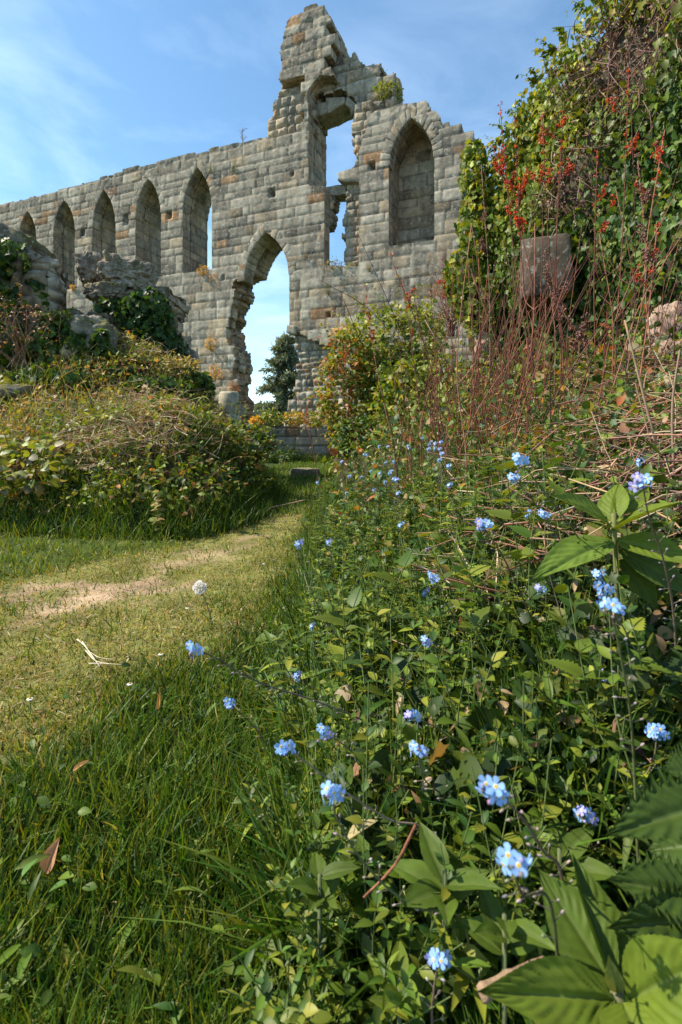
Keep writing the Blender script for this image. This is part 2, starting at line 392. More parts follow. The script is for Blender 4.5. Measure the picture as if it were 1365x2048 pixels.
def slab(name, fr, u0, u1, z0, z1, step, v0, v1, pat, clean, ragged, parent, rough=1., mat=None, buff=.18, sidebuff=.8, holes=(), jag=0., groove=.021, bound=.02, mossz=None, rust=.025):
    U, Z = np.meshgrid(np.arange(u0, u1, step), np.arange(z0, z1, step)); ny, nx = U.shape
    big = np.full(U.shape, 9.)
    sd = clean(U, Z)+(jag*fbm(U*5, Z*5, seed=77, oct=3) if jag else 0) if clean else big
    de, cu, cz, rr = pat(U, Z)
    sc = (sd[:-1, :-1]+sd[1:, :-1]+sd[:-1, 1:]+sd[1:, 1:])/4
    keep = sc > 0
    if ragged:
        d2, cu2, cz2, r2 = pat(U[:-1, :-1]+step/2, Z[:-1, :-1]+step/2)
        keep &= (.5*ragged(cu2, cz2)+.5*ragged(U[:-1, :-1]+step/2, Z[:-1, :-1]+step/2)+.10*(r2[..., 4]-.45) > 0)
    gy_, gx_ = np.gradient(sd, step); gl = np.maximum(np.hypot(gx_, gy_), .3)
    mv = np.where(sd < 0, np.minimum(-sd, step*1.5), 0); Up, Zp = U+gx_/gl*mv, Z+gy_/gl*mv
    er = .8+1.8*sstep(9.0, 9.6, Z)+1.2*sstep(3.2, 2.2, Z) if rough == 1. else 1.
    relief = groove*(1-sstep(.0, .026*rough+.008, de+.009*vnoise(U*9, Z*9, seed=8)))+er*(.0055*rough*(rr[..., 4]-.5)*2-.0025*rough*rough*sstep(0, .11, de)+.008*rough*fbm(U*5.5, Z*5.5, seed=3)+.007*rough*fbm(U*19, Z*19, seed=13, oct=2))
    for (hu, hz, hw, hh) in holes:
        m = (np.abs(U-hu) < hw/2) & (np.abs(Z-hz) < hh/2); relief = np.where(m, .3, relief)
    c = tone(rr, buff if not callable(buff) else buff(U, Z)[..., None], rust)*(.48+.52*sstep(0, .026, de))[..., None]
    if mossz is not None:
        k = sstep(0, .4, fbm(U*3, Z*3, seed=44)+mossz(U, Z))[..., None]; c = c*(1-k)+np.array([.09, .1, .03])*k
    v = v0+relief
    P = fr.world(Up, v, Zp).reshape(-1, 3); C = c.reshape(-1, 3)
    ids = np.arange(ny*nx).reshape(ny, nx)
    K = np.argwhere(keep)
    q = np.stack([ids[:-1, :-1][keep], ids[:-1, 1:][keep], ids[1:, 1:][keep], ids[1:, :-1][keep]], -1)
    # boundary edges, oriented as in their quad
    E = np.concatenate([q[:, [0, 1]], q[:, [1, 2]], q[:, [2, 3]], q[:, [3, 0]]])
    key = E[:, 0]*(nx*ny)+E[:, 1]; rev = E[:, 1]*(nx*ny)+E[:, 0]
    B = E[~np.isin(key, rev)]
    g = Geo()
    used = np.unique(q); mp = -np.ones(nx*ny, int); mp[used] = np.arange(len(used))
    g.add(P[used], mp[q].ravel(), np.full(len(q), 4), C[used])
    # the sides: a column of vertices behind each boundary vertex
    bv = np.unique(B); ns = max(2, int(np.ceil((v1-v0)/.07))); dv = np.linspace(0, 1, ns+1)
    ou, oz = np.zeros(nx*ny), np.zeros(nx*ny)
    eu, ez = Up.ravel()[B[:, 1]]-Up.ravel()[B[:, 0]], Zp.ravel()[B[:, 1]]-Zp.ravel()[B[:, 0]]
    for k in (0, 1):
        np.add.at(ou, B[:, k], ez); np.add.at(oz, B[:, k], -eu)
    ln = np.maximum(np.hypot(ou, oz), 1e-9); ou /= ln; oz /= ln
    bu, bz = Up.ravel()[bv][:, None], Zp.ravel()[bv][:, None]
    VV = v.ravel()[bv][:, None]*(1-dv)+v1*dv
    horiz = np.abs(oz[bv])[:, None] > .85
    sde, _, _, srr = pat(np.where(horiz, bu, VV*1.0+37.3), np.where(horiz, VV+z0+.7, bz+0*VV))
    off = -groove*.8*(1-sstep(0, .05, sde))+.02*rough*(srr[..., 4]-.5)*2*sstep(0, .05, sde)+bound*rough*fbm(bz*6+VV*5, bu*6+VV*3, seed=5)
    off[:, 0] = 0
    SU, SZ = bu+ou[bv][:, None]*off, bz+oz[bv][:, None]*off
    Cs = tone(srr, sidebuff, max(.09, rust))*(.55+.45*sstep(0, .03, sde))[..., None]
    Ps = fr.world(SU, VV, SZ)
    mp2 = -np.ones(nx*ny, int); mp2[bv] = np.arange(len(bv)); a, b = mp2[B[:, 0]], mp2[B[:, 1]]; m1 = ns+1
    fq = np.concatenate([np.stack([b*m1+i, a*m1+i, a*m1+i+1, b*m1+i+1], -1) for i in range(ns)])
    g.add(Ps.reshape(-1, 3), fq.ravel(), np.full(len(fq), 4), Cs.reshape(-1, 3))
    Pb = fr.world(Up, np.full(U.shape, v1), Zp).reshape(-1, 3)
    g.add(Pb[used], mp[q][:, ::-1].ravel(), np.full(len(q), 4), C[used])
    return g.obj(name, mat or M_STONE, parent)

th = math.atan(1/2.53); WX, WY = (560-CX)/F*15, 15.
AW = Frame((WX, WY, 0), (cos(th), -sin(th), 0), (sin(th), cos(th), 0))
abbey = empty('abbey_wall', (WX, WY, .6))
tag(abbey, 'tall ruined grey sandstone abbey wall with lancet windows and a broken pointed doorway', 'ruin', kind='thing')
abbey_inv = -np.array([WX, WY, .6])
class Local:
    """build children of an Empty in its own space"""
    def __init__(s, fr, off): s.fr, s.off = fr, np.asarray(off)
    def world(s, u, v, z): return s.fr.world(u, v, z)+s.off
AL = Local(AW, abbey_inv)
def arch_poly(xl, xr, xa, ya, yl_spring, yl_sill, fr=AW, n=9):
    """pointed opening from pixels: left / right edge, apex, spring height at the left edge, sill at the left edge"""
    uL, zs = fr.uz(xl, yl_spring); uR = fr.uz(xr, yl_spring)[0]; ua, za = fr.uz(xa, ya); zb = fr.uz(xl, yl_sill)[1]
    ua = (uL+uR)/2
    def arc(ue, sgn):
        w = abs(ua-ue); r = ((w)**2+(za-zs)**2)/(2*w); cx_ = ue+sgn*r
        a1 = math.atan2(za-zs, (r-w))
        return [(cx_-sgn*r*cos(a1*t), zs+r*sin(a1*t)) for t in np.linspace(0, 1, n)]
    Lp, Rp = arc(uL, 1), arc(uR, -1)
    return np.array([(uL, zb)]+Lp+Rp[::-1][1:]+[(uR, zb)]), (uL, uR, zs, za, ua)
LAN = [(366, 424, 395.5, 333, 424, 546), (271, 322, 294, 356, 437, 561), (185, 231, 206, 379, 455, 570), (107, 150, 127, 400, 467, 583), (37, 73, 56, 421, 480, 592), (-32, -1, -16, 440, 492, 602)]
lan = [arch_poly(*a) for a in LAN]
door, dinf = arch_poly(488, 578, 533, 464, 562, 700)
alc, ainf = arch_poly(779, 868, 826, 233, 332, 492)
OUT = AW.poly([(-190, 960), (-190, 460), (0, 415), (75, 397), (175, 367), (235, 350), (290, 337), (340, 324), (390, 312), (440, 301), (520, 283), (605, 264), (606, 200), (612, 165), (614, 150), (567, 149), (574, 138), (569, 98), (577, 72), (584, 47), (594, 24), (631, 13), (636, 30), (652, 40), (656, 80), (656, 130), (650, 178), (652, 240), (714, 300), (738, 236), (775, 222), (809, 216), (837, 213), (864, 230), (881, 256), (884, 268), (911, 260), (937, 265), (944, 289), (946, 960)])
WIN = AW.poly([(617, 178), (640, 150), (735, 150), (735, 250), (718, 300), (718, 532), (650, 530), (650, 372), (617, 370)])
DL = AW.poly([(494, 540), (488, 556), (471, 566), (461, 623), (450, 652), (459, 690), (470, 716), (466, 750), (474, 790), (470, 900), (575, 900), (578, 640), (530, 540)])
DR = AW.poly([(560, 660), (578, 657), (606, 676), (640, 684), (672, 690), (690, 760), (690, 900), (560, 900)])
holes = [AW.uz(x, y)+(w, h) for x, y, w, h in [(545, 385, .2, .24), (656, 629, .13, .14), (745, 331, .15, .2), (339, 430, .22, .26), (252, 439, .2, .34), (167, 466, .18, .2), (586, 348, .1, .1), (410, 528, .14, .12), (447, 555, .12, .14)]]
def clean_A(U, Z):
    d = np.full(U.shape, 9.)
    for p, _ in lan: d = np.minimum(d, -poly_sdf(U, Z, p))
    for p in (door, alc, WIN): d = np.minimum(d, -poly_sdf(U, Z, p))
    return d
def ragged_A(u, z):
    d = poly_sdf(u, z, OUT)+.08
    return np.minimum(d, np.minimum(-poly_sdf(u, z, DL), -poly_sdf(u, z, DR)))
DL2 = AW.poly([(488, 556), (480, 566), (471, 600), (462, 623), (455, 652), (462, 690), (478, 716), (472, 750), (474, 790), (470, 900), (600, 900), (600, 560)], .9)
def ragged_C(u, z): return np.minimum(ragged_A(u, z), -poly_sdf(u, z, DL2))
u0 = AW.uz(-185, 600)[0]; u1 = AW.uz(950, 600)[0]
ztop = AW.uz(631, 5)[1]
patA = Pattern(u0-1, u1+42, .3, ztop+1, .19, .36, .25, .80, .026, 3)
WIN2 = AW.poly([(590, 380), (655, 372), (655, 535), (590, 540)])
warm = lambda U, Z: .10+.55*sstep(5.5, 2.2, Z+.9*fbm(U*.7, Z*.7, seed=19))+.25*sstep(-.5, 3, U)*sstep(8, 5, Z)
slab('wall_face', AL, u0, u1, .45, ztop+.3, .042, 0., .40, patA, clean_A, ragged_A, abbey, 1., buff=warm, holes=holes)
slab('wall_core', AL, u0, u1, .45, ztop+.3, .05, .43, 1.32, patA, lambda U, Z: np.minimum(clean_A(U, Z), -poly_sdf(U, Z, WIN2)), ragged_C, abbey, 1., buff=.4)
def core(name, pts, v, v1, seed, rough=2.6, h=(.14, .3), w=(.16, .42), buff=.6, groove=.05, pv=None, rust=.06):
    p = AW.poly(pts, v if pv is None else pv); lo, hi = p.min(0), p.max(0)
    pt = Pattern(lo[0]-.6, hi[0]+42, lo[1]-.3, hi[1]+.6, h[0], h[1], w[0], w[1], .09, seed)
    return slab(name, AL, lo[0]-.1, hi[0]+.1, lo[1]-.05, hi[1]+.1, .036, v, v1, pt, None, lambda u, z: poly_sdf(u, z, p)+.02, abbey, rough, buff=buff, sidebuff=.75, groove=groove, bound=.05, rust=rust)
core('rubble_core', [(440, 555), (515, 556), (521, 549), (509, 567), (506, 610), (494, 623), (482, 661), (487, 690), (497, 716), (508, 740), (497, 763), (496, 793), (508, 806), (507, 860), (440, 860)], .22, .95, 21, buff=.85, pv=.95, rust=.4)
core('rubble_core', [(589, 664), (591, 695), (597, 716), (591, 760), (585, 797), (572, 812), (566, 860), (700, 870), (700, 676)], .2, 1.2, 22, h=(.13, .26), buff=.4)
core('rubble_core', [(711, 200), (712, 330), (702, 338), (694, 372), (694, 395), (689, 450), (687, 540), (745, 540), (745, 200)], .3, 1.1, 23, 1.6, buff=.3)
core('rubble_core', [(527, 285), (535, 259), (548, 212), (563, 187), (566, 147), (625, 147), (625, 290)], .3, 1.25, 24, 3.2, h=(.2, .36), w=(.22, .5), buff=.55)
core('rubble_core', [(640, 26), (660, 36), (666, 64), (684, 98), (684, 123), (694, 125), (700, 132), (718, 128), (721, 146), (738, 146), (756, 146), (764, 167), (790, 174), (802, 195), (808, 216), (808, 246), (745, 250), (718, 300), (718, 226), (712, 204), (690, 197), (655, 205), (630, 215), (622, 180), (640, 100)], .42, 1.2, 25, 2.0, pv=.8, h=(.26, .4), w=(.26, .6), buff=.2)
core('rubble_core', [(640, 376), (670, 376), (673, 398), (664, 425), (656, 452), (640, 452)], .42, .8, 26, 2., buff=.3)
# back of the blind recess
p = alc+0; lo, hi = p.min(0)-.25, p.max(0)+.25
slab('recess_back', AL, lo[0], hi[0], lo[1], hi[1], .042, 1.0, 1.3, Pattern(lo[0]-1, hi[0]+42, lo[1]-.3, hi[1]+.5, .26, .4, .35, .8, .04, 31), None, None, abbey, 1., buff=.7)
# block helper: a bevelled, slightly irregular stone between eight corners
def block(g, c8, c, bev=.025, sub=3, rough=.012, seed=0):
    """c8: 4 front corners (ccw seen from the front) then 4 back corners; front and sides as a subdivided shell"""
    c8 = np.asarray(c8, float); r = np.random.default_rng(seed); ctr = c8.mean(0)
    fs = [(0, 1, 2, 3), (5, 4, 7, 6), (4, 0, 3, 7), (1, 5, 6, 2), (3, 2, 6, 7), (4, 5, 1, 0)]
    for f in fs:
        A, B_, C_, D = c8[list(f)]
        t = np.array([0, bev, .33, .67, 1-bev, 1]) if bev else np.linspace(0, 1, sub+1)
        size = max(np.linalg.norm(B_-A), .01), max(np.linalg.norm(D-A), .01)
        tu = np.array([0, min(.3, bev/size[0]), .36, .64, 1-min(.3, bev/size[0]), 1]); tv = np.array([0, min(.3, bev/size[1]), .36, .64, 1-min(.3, bev/size[1]), 1])
        uu, vv = np.meshgrid(tu, tv)
        P = (A*((1-uu)*(1-vv))[..., None]+B_*(uu*(1-vv))[..., None]+C_*(uu*vv)[..., None]+D*((1-uu)*vv)[..., None])
        edge = ((uu == 0) | (uu == 1)).astype(int)+((vv == 0) | (vv == 1))
        P = P+(ctr-P)/(np.linalg.norm(ctr-P, axis=-1, keepdims=True)+1e-9)*(edge*bev*.45)[..., None]
        nn = np.stack([fbm(P[..., 0]*7+k*31+seed, P[..., 1]*7, P[..., 2]*7, seed=40, oct=3) for k in range(3)], -1)
        P = P+nn*rough
        n = len(tu); ids = np.arange(n*n).reshape(n, n)
        qq = np.stack([ids[:-1, :-1], ids[:-1, 1:], ids[1:, 1:], ids[1:, :-1]], -1).reshape(-1, 4)
        g.add(P.reshape(-1, 3), qq.ravel(), np.full(len(qq), 4), c)
    return g
def voussoirs(name, inf, width, nper, v_front=.001, depth=.3, tone_c=None, seed=0):
    uL, uR, zs, za, ua = inf; g = Geo(); r = np.random.default_rng(seed)
    for ue, sgn in ((uL, 1), (uR, -1)):
        w = abs(ua-ue); rad = (w*w+(za-zs)**2)/(2*w); cx_ = ue+sgn*rad; a1 = math.atan2(za-zs, rad-w)
        a1o = math.acos(np.clip((rad-w)/(rad+width), -1, 1))
        for k in range(nper):
            f0, f1 = k/nper+.006, (k+1)/nper-.006
            def pt(rr, ang): return (cx_-sgn*rr*cos(ang), zs+rr*sin(ang))
            ri, ro = rad-.012, rad+width*r.uniform(.92, 1.06)
            a, b, c_, d = pt(ri, a1*f0), pt(ri, a1*f1), pt(ro, a1o*f1), pt(ro, a1o*f0)
            if sgn < 0: a, b, c_, d = b, a, d, c_
            v = v_front+r.uniform(-.006, .006)
            fr = [AL.world(q_[0], v, q_[1]) for q_ in (d, a, b, c_)]; bk = [AL.world(q_[0], depth, q_[1]) for q_ in (d, a, b, c_)]
            block(g, np.array(fr+bk), tone(r.uniform(0, 1, (1, 6)), .14)[0]*1.02, .011, seed=k+seed*17)
    return g.obj(name, M_STONE, abbey)
for k, (p, inf) in enumerate(lan): voussoirs('lancet_arch', inf, .22, 5, seed=k+1)
voussoirs('doorway_arch', dinf, .25, 8, depth=.55, seed=21)
voussoirs('recess_arch', ainf, .27, 9, v_front=-.006, seed=31)
def stone_px(name, pts, v, v1, c, seed=0, bev=.04, rough=.03):
    """one dressed stone from a pixel quadrilateral (bottom left, bottom right, top right, top left) on the wall plane"""
    g = Geo(); uz = [AW.uz(x, y, v) for x, y in pts]
    block(g, np.array([AL.world(a, v, b) for a, b in uz]+[AL.world(a, v1, b) for a, b in uz]), c, bev, rough=rough, seed=seed)
    return g.obj(name, M_STONE, abbey)
stone_px('lintel', [(629, 236), (655, 226), (686, 198), (629, 206)], .5, 1.25, GREY*.95, 2)
stone_px('lintel', [(655, 226), (690, 207), (692, 192), (650, 196)], .47, 1.25, GREY*.9, 3)
stone_px('lintel', [(690, 208), (713, 223), (728, 222), (694, 190)], .46, 1.25, GREY, 4)
stone_px('transom', [(640, 394), (692, 388), (696, 368), (640, 374)], .4, .95, GREY*.8, 5, rough=.05)
stone_px('corbel', [(677, 362), (722, 364), (722, 332), (674, 344)], .1, .8, GREY*.95, 6, rough=.06)
stone_px('corbel', [(572, 666), (592, 668), (592, 652), (572, 650)], -.05, .9, GREY, 8, rough=.05)

# the low wall with the planted top
LW = Frame((-1.2, 10.0, 0), (1, -.03, 0), (.03, 1, 0))
lowp = LW.poly([(430, 960), (430, 846), (480, 847), (560, 852), (656, 858), (760, 862), (760, 960)])
lw = empty('low_garden_wall', (-1.2, 10.0, 0)); tag(lw, 'low wall of squared grey blocks with plants growing along its top', 'wall', kind='thing')
lo, hi = lowp.min(0), lowp.max(0)
slab('masonry', Local(LW, (1.2, -10, 0)), lo[0], hi[0], -.1, hi[1]+.05, .022, 0, .3, Pattern(lo[0]-1, hi[0]+42, -.1, 1.2, .16, .25, .22, .5, .012, 51), lambda U, Z: poly_sdf(U, Z, lowp), None, lw, .6, buff=.5, groove=.03, bound=.008)
# ------------------------------------------------------------------ loose stones, ruined stubs, ivy
def rock_geo(size, seed, n=12, sq=3.2, rough=.12, c=GREY, moss=.3, freq=2.2):
    g = Geo(); t = np.linspace(-1, 1, n+1); a, b = np.meshgrid(t, t); o = np.ones_like(a)
    size = np.asarray(size, float); m = size.mean()
    for s, (P, flip) in enumerate([((a, b, o), 0), ((b, a, -o), 0), ((o, a, b), 0), ((-o, b, a), 0), ((b, o, a), 0), ((a, -o, b), 0)]):
        p = np.stack(P, -1); p = p/((np.abs(p)**sq).sum(-1, keepdims=True)**(1/sq))
        w = p*size; k = freq/m
        d = fbm(w[..., 0]*k+seed*13.1, w[..., 1]*k, w[..., 2]*k, seed=seed, oct=4)
        d2 = np.abs(fbm(w[..., 0]*k*.8+seed*3.7, w[..., 1]*k*.8+9, w[..., 2]*k*.8, seed=seed+50, oct=3))
        d3 = fbm(w[..., 0]*k*4.5, w[..., 1]*k*4.5+3, w[..., 2]*k*4.5, seed=seed+21, oct=3)
        w = w+p*m*rough*(d*1.3+.4*d3-.9*np.exp(-d2*14))[..., None]
        ids = np.arange((n+1)**2).reshape(n+1, n+1)
        q = np.stack([ids[:-1, :-1], ids[:-1, 1:], ids[1:, 1:], ids[1:, :-1]], -1).reshape(-1, 4)
        cc = np.asarray(c)*(.85+.5*vnoise(w[..., 0]*k*2, w[..., 1]*k*2, w[..., 2]*k*2, seed=seed+3))[..., None]
        up = sstep(.25, .8, p[..., 2]+.5*d)*sstep(-.35, .35, fbm(w[..., 0]*k+5, w[..., 1]*k, seed=seed+8)+moss*2-.5)
        cc = cc*(1-up[..., None]*.85)+np.array([.12, .115, .02])*(up*.85)[..., None]
        g.add(w.reshape(-1, 3), q.ravel(), np.full(len(q), 4), cc.reshape(-1, 3))
    return g
def rotz(a): c, s = cos(a), sin(a); return np.array([[c, -s, 0], [s, c, 0], [0, 0, 1]])
def roty(a): c, s = cos(a), sin(a); return np.array([[c, 0, s], [0, 1, 0], [-s, 0, c]])
def rock(name, px, py, Y, size, seed, label, rz=0., ry=0., parent=None, smooth=True, cat='stone', sink=False, **k):
    loc = W(px, py, Y)
    g = Geo().join(rock_geo(size, seed, **k), M=roty(ry)@rotz(rz))
    if parent is not None: g = shift(g, -(loc-np.array(parent.location))); return g.obj(name, M_ROCK, parent, smooth)
    o = g.obj(name, M_ROCK, None, smooth); o.location = loc; tag(o, label, cat); return o
STONE_C = np.array([.27, .225, .17]); PINK = np.array([.36, .25, .19])
# ruined pier on the left mound, with the two carved stones lying on it
pier = empty('ruined_pier', W(265, 700, 6.1)); tag(pier, 'stump of a ruined pier of dark rubble on the left mound, smothered in ivy', 'ruin', kind='thing')
def rubble_slab(name, pts, Y, depth, seed, root, c, ang=0., h=(.09, .2), w=(.12, .34), rough=2.4):
    fr = Frame((pts[0][0]/F*0, Y, 0), (cos(ang), sin(ang), 0), (-sin(ang), cos(ang), 0)); p = fr.poly(pts); lo, hi = p.min(0), p.max(0)
    pt = Pattern(lo[0]-.6, hi[0]+42, lo[1]-.3, hi[1]+.6, h[0], h[1], w[0], w[1], .08, seed)
    o = slab(name, Local(fr, -np.array(root.location)), lo[0]-.1, hi[0]+.1, lo[1]-.05, hi[1]+.1, .018, 0, depth, pt, None, lambda u, z: poly_sdf(u, z, p)+.03, root, rough, buff=.75, sidebuff=.8, groove=.045, bound=.04, rust=.12, mossz=lambda U, Z: -.25+0*U)
    return o
rubble_slab('rubble', [(188, 800), (192, 640), (200, 580), (240, 574), (322, 570), (338, 640), (350, 800)], 5.9, .7, 61, pier, STONE_C)
rock('ledge', 222, 590, 6.0, (.24, .24, .10), 5, None, parent=pier, n=24, rough=.18, c=STONE_C, sq=6, freq=3.)
rock('carved_stone', 258, 552, 6.1, (.29, .25, .17), 6, 'large pale wedge-shaped carved stone on top of the ivy-clad pier', .2, .26, n=34, rough=.17, c=STONE_C*1.25, sq=7, moss=.12, freq=3.)
rock('carved_stone', 186, 546, 6.2, (.15, .25, .21), 7, 'rounded upright carved stone leaning beside the pale wedge-shaped stone', .3, -.25, n=30, rough=.17, c=STONE_C*1.15, sq=5, moss=.1, freq=3.)
rock('boulder', 180, 692, 5.2, (.25, .3, .30), 8, 'pale boulder on the left mound with ivy spilling over one side', .4, .15, n=22, rough=.15, c=STONE_C*1.1, sq=3.5, moss=.25)
rock('fallen_stone', 146, 634, 5.7, (.11, .12, .09), 9, 'small rounded purple-grey stone behind the ivy-clad boulder', c=STONE_C*.8, rough=.1, sq=2.5)
rock('fallen_stone', 196, 640, 5.7, (.13, .12, .09), 10, 'dark stone lying at the foot of the ruined pier above the boulder', .5, c=STONE_C*.75, rough=.12, sq=3)
rock('fallen_stone', 153, 758, 4.9, (.13, .14, .075), 11, 'flat grey stone poking out of ivy below the boulder', .2, c=STONE_C, rough=.12, sq=3.5)
rock('fallen_stone', 226, 782, 4.9, (.19, .2, .085), 12, 'long low stone with yellow moss along its upper edge', -.1, .1, c=STONE_C*.9, rough=.1, sq=4.5, moss=.9)
rock('fallen_stone', 40, 785, 4.5, (.16, .18, .07), 17, 'mossy orange-capped stone half buried at the outer end of the mound', 0, 0, c=STONE_C*.8, rough=.1, moss=1.)
stub = empty('ruined_wall_stub', W(30, 660, 5.2)); tag(stub, 'leaning ruined wall stub of reddish rubble beyond the left mound', 'ruin', kind='thing')
rubble_slab('rubble', [(-160, 820), (-160, 470), (-10, 466), (34, 492), (70, 522), (80, 580), (72, 650), (66, 720), (76, 820)], 5.4, .45, 62, stub, PINK, .06, rough=3.)
rock('coping', 10, 482, 5.5, (.46, .3, .15), 15, None, ry=.42, parent=stub, n=20, rough=.1, c=STONE_C*.8, sq=6, moss=.4)
# stones on the right bank
rock('boulder', 972, 693, 4.3, (.085, .09, .13), 18, 'pale pinkish stone standing up out of the right bank among ivy', c=PINK*1.15, rough=.14, sq=3, moss=.05)
rock('boulder', 1345, 655, 2.7, (.09, .12, .14), 19, 'upper pale rough stone showing through ivy by the stalks', c=PINK*1.1, rough=.2, sq=3, moss=.05)
rock('boulder', 1352, 705, 2.55, (.12, .12, .07), 20, 'lower blunt pinkish stone just beneath another pale stone', c=PINK*1.0, rough=.14, sq=3, moss=.05)
blk = W(1088, 545, 3.5); g = Geo(); hx, hy, hz_ = .155, .42, .205
M = rotz(-.32)
c8 = np.array([(-hx, -hy, -hz_), (hx, -hy, -hz_*.9), (hx, -hy, hz_), (-hx, -hy, hz_*1.02), (-hx, hy, -hz_), (hx, hy, -hz_), (hx, hy, hz_), (-hx, hy, hz_)])@M.T
block(g, c8, np.array([.125, .098, .07]), .03, rough=.03, seed=6); o = g.obj('dressed_block', M_ROCK); o.location = blk+np.array([.09, .25, 0]); tag(o, 'large squared weathered stone block jutting from the ivy wall', 'stone')
# flat stone on the grass, drum pedestal
p = W(612, 952, 6.6); p[2] = float(tz(p[0], p[1]))
g = Geo(); hx, hy = .19, .15
block(g, np.array([(-hx, -hy, -.03), (hx, -hy, -.03), (hx, -hy, .10), (-hx, -hy, .11), (-hx, hy, -.03), (hx, hy, -.03), (hx, hy, .10), (-hx, hy, .11)])@rotz(.2).T, np.array([.22, .2, .11]), .035, rough=.035, seed=3)
o = g.obj('flat_stone', M_ROCK); o.location = p; tag(o, 'low squared pale stone lying on the grass beside the path', 'stone')
pd_ = W(458, 870, 7.6); pb = float(tz(pd_[0], pd_[1])); ped = empty('pedestal', (pd_[0], pd_[1], pb)); tag(ped, 'short round stone column stump standing before the low wall', 'column', kind='thing')
def lathe(prof, c, n=28, seed=0):
    g = Geo(); th_ = np.arange(n)/n*2*pi; m = len(prof)
    v = np.array([[(r*(1+.03*fbm(np.cos(th_)*2+z*5, np.sin(th_)*2, seed=seed)))*np.cos(th_), r*np.sin(th_), z+.006*np.cos(th_*3)] for r, z in [(r, z) for r, z in prof]]) if False else None
    vv = []
    for r, z in prof:
        rr = r*(1+.035*fbm(np.cos(th_)*2+3, np.sin(th_)*2+z*6, seed=seed)); vv.append(np.stack([rr*np.cos(th_), rr*np.sin(th_), z+.008*vnoise(np.cos(th_)*3, np.sin(th_)*3, seed=seed+1)], -1))
    v = np.concatenate(vv); ids = np.arange(m*n).reshape(m, n)
    q = np.stack([ids[:-1], np.roll(ids[:-1], -1, 1), np.roll(ids[1:], -1, 1), ids[1:]], -1).reshape(-1, 4)
    g.add(v, np.concatenate([q.ravel(), ids[-1]]), np.concatenate([np.full(len(q), 4), [n]]), c); return g
tz_ped = CH+(HY-784)/F*7.6-pb
s_ = tz_ped
lathe([(.17, -.1), (.17, s_*.52), (.155, s_*.55)], np.array([.46, .41, .3]), seed=1).obj('shaft', M_ROCK, ped)
lathe([(.158, s_*.555), (.175, s_*.6), (.18, s_*.66), (.16, s_*.70), (.15, s_*.72)], np.array([.52, .47, .34]), seed=2).obj('base_moulding', M_ROCK, ped)
lathe([(.14, s_*.725), (.15, s_*.75), (.15, s_*.97), (.13, s_)], np.array([.5, .45, .32]), seed=3).obj('drum', M_ROCK, ped)

# ------------------------------------------------------------------ ivy
GREENS = [(.055, .105, .012), (.085, .14, .015), (.12, .17, .018), (.034, .07, .011)]
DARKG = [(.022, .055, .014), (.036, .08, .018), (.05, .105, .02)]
YELG = [(.21, .24, .025), (.17, .22, .022), (.26, .25, .03)]
DRY = [(.30, .21, .10), (.36, .27, .15), (.22, .13, .07), (.26, .15, .08)]
def ivy_on(g, ells, K, size, cols, yspread=.25, down=.7):
    """ivy leaves over a set of ellipsoids (centre, radii); only those outside every other ellipsoid are kept"""
    cs = np.array([e[0] for e in ells]); rs = np.array([e[1] for e in ells]); w = (rs[:, 0]*rs[:, 2]); k = rng.choice(len(ells), K, p=w/w.sum())
    d = rdir(K); P = cs[k]+d*rs[k]*(1+rng.uniform(-.12, yspread*.4, (K, 1)))
    P += .04*np.stack([fbm(P[:, 0]*6, P[:, 2]*6, P[:, 1]*6, seed=q) for q in (1, 2, 3)], -1)
    n = d/rs[k]; n /= np.linalg.norm(n, axis=1, keepdims=True)
    dens = fbm(P[:, 0]*3.3, P[:, 2]*3.3, P[:, 1]*3.3, seed=77)+.25*rng.normal(size=K)
    ok = (P[:, 2] > tz(P[:, 0], P[:, 1])-.02) & (dens > -.12)
    P, n = P[ok], n[ok]; K = len(P)
    nn = n+.55*rng.normal(size=(K, 3)); dd = np.cross(nn, rng.normal(size=(K, 3)))+np.array([0, 0, -down])
    B = basis(dd, nn)
    scatter(g, IVY, P, B, rng.uniform(.6, 1.25, K)*size, pal(K, cols))
    return g
def vines(g, P0s, n, seg, r, cols, droop=.5, spread=.3):
    for p in P0s:
        pts = [p]; d = rng.normal(size=3)*spread+np.array([0, 0, -droop])
        for i in range(seg):
            d = d+.45*rng.normal(size=3)*spread; pts.append(pts[-1]+d*n/seg)
        tube(g, curve(pts, seg*2), np.linspace(r, r*.5, len(curve(pts, seg*2))), pal(1, cols)[0], 4, False)
    return g
def ivy_thing(name, label, ells, K, size, cols, nv=10):
    c0 = np.array(ells[0][0]); o = empty(name, c0); tag(o, label, 'ivy', 'patches of ivy on the ruins', kind='thing')
    shift(ivy_on(Geo(), ells, K, size, cols), c0).obj('foliage', M_GLOSS, o)
    k = rng.choice(len(ells), nv); st = np.array([np.array(ells[i][0])+rdir(1)[0]*np.array(ells[i][1]) for i in k])
    for s_ in st: shift(vines(Geo(), [s_], .4, 4, .004, [(.16, .1, .06), (.2, .14, .09)]), c0).obj('stem', M_STEM, o)
    return o
ivy_thing('ivy', 'dark green ivy cloaking the ruined pier under the carved stones', [(W(270, 655, 6.1), (.42, .38, .40)), (W(320, 705, 5.9), (.30, .3, .3)), (W(225, 640, 5.9), (.22, .3, .25)), (W(290, 640, 5.75), (.3, .12, .34))], 5200, .066, DARKG+[(.05, .10, .02)])
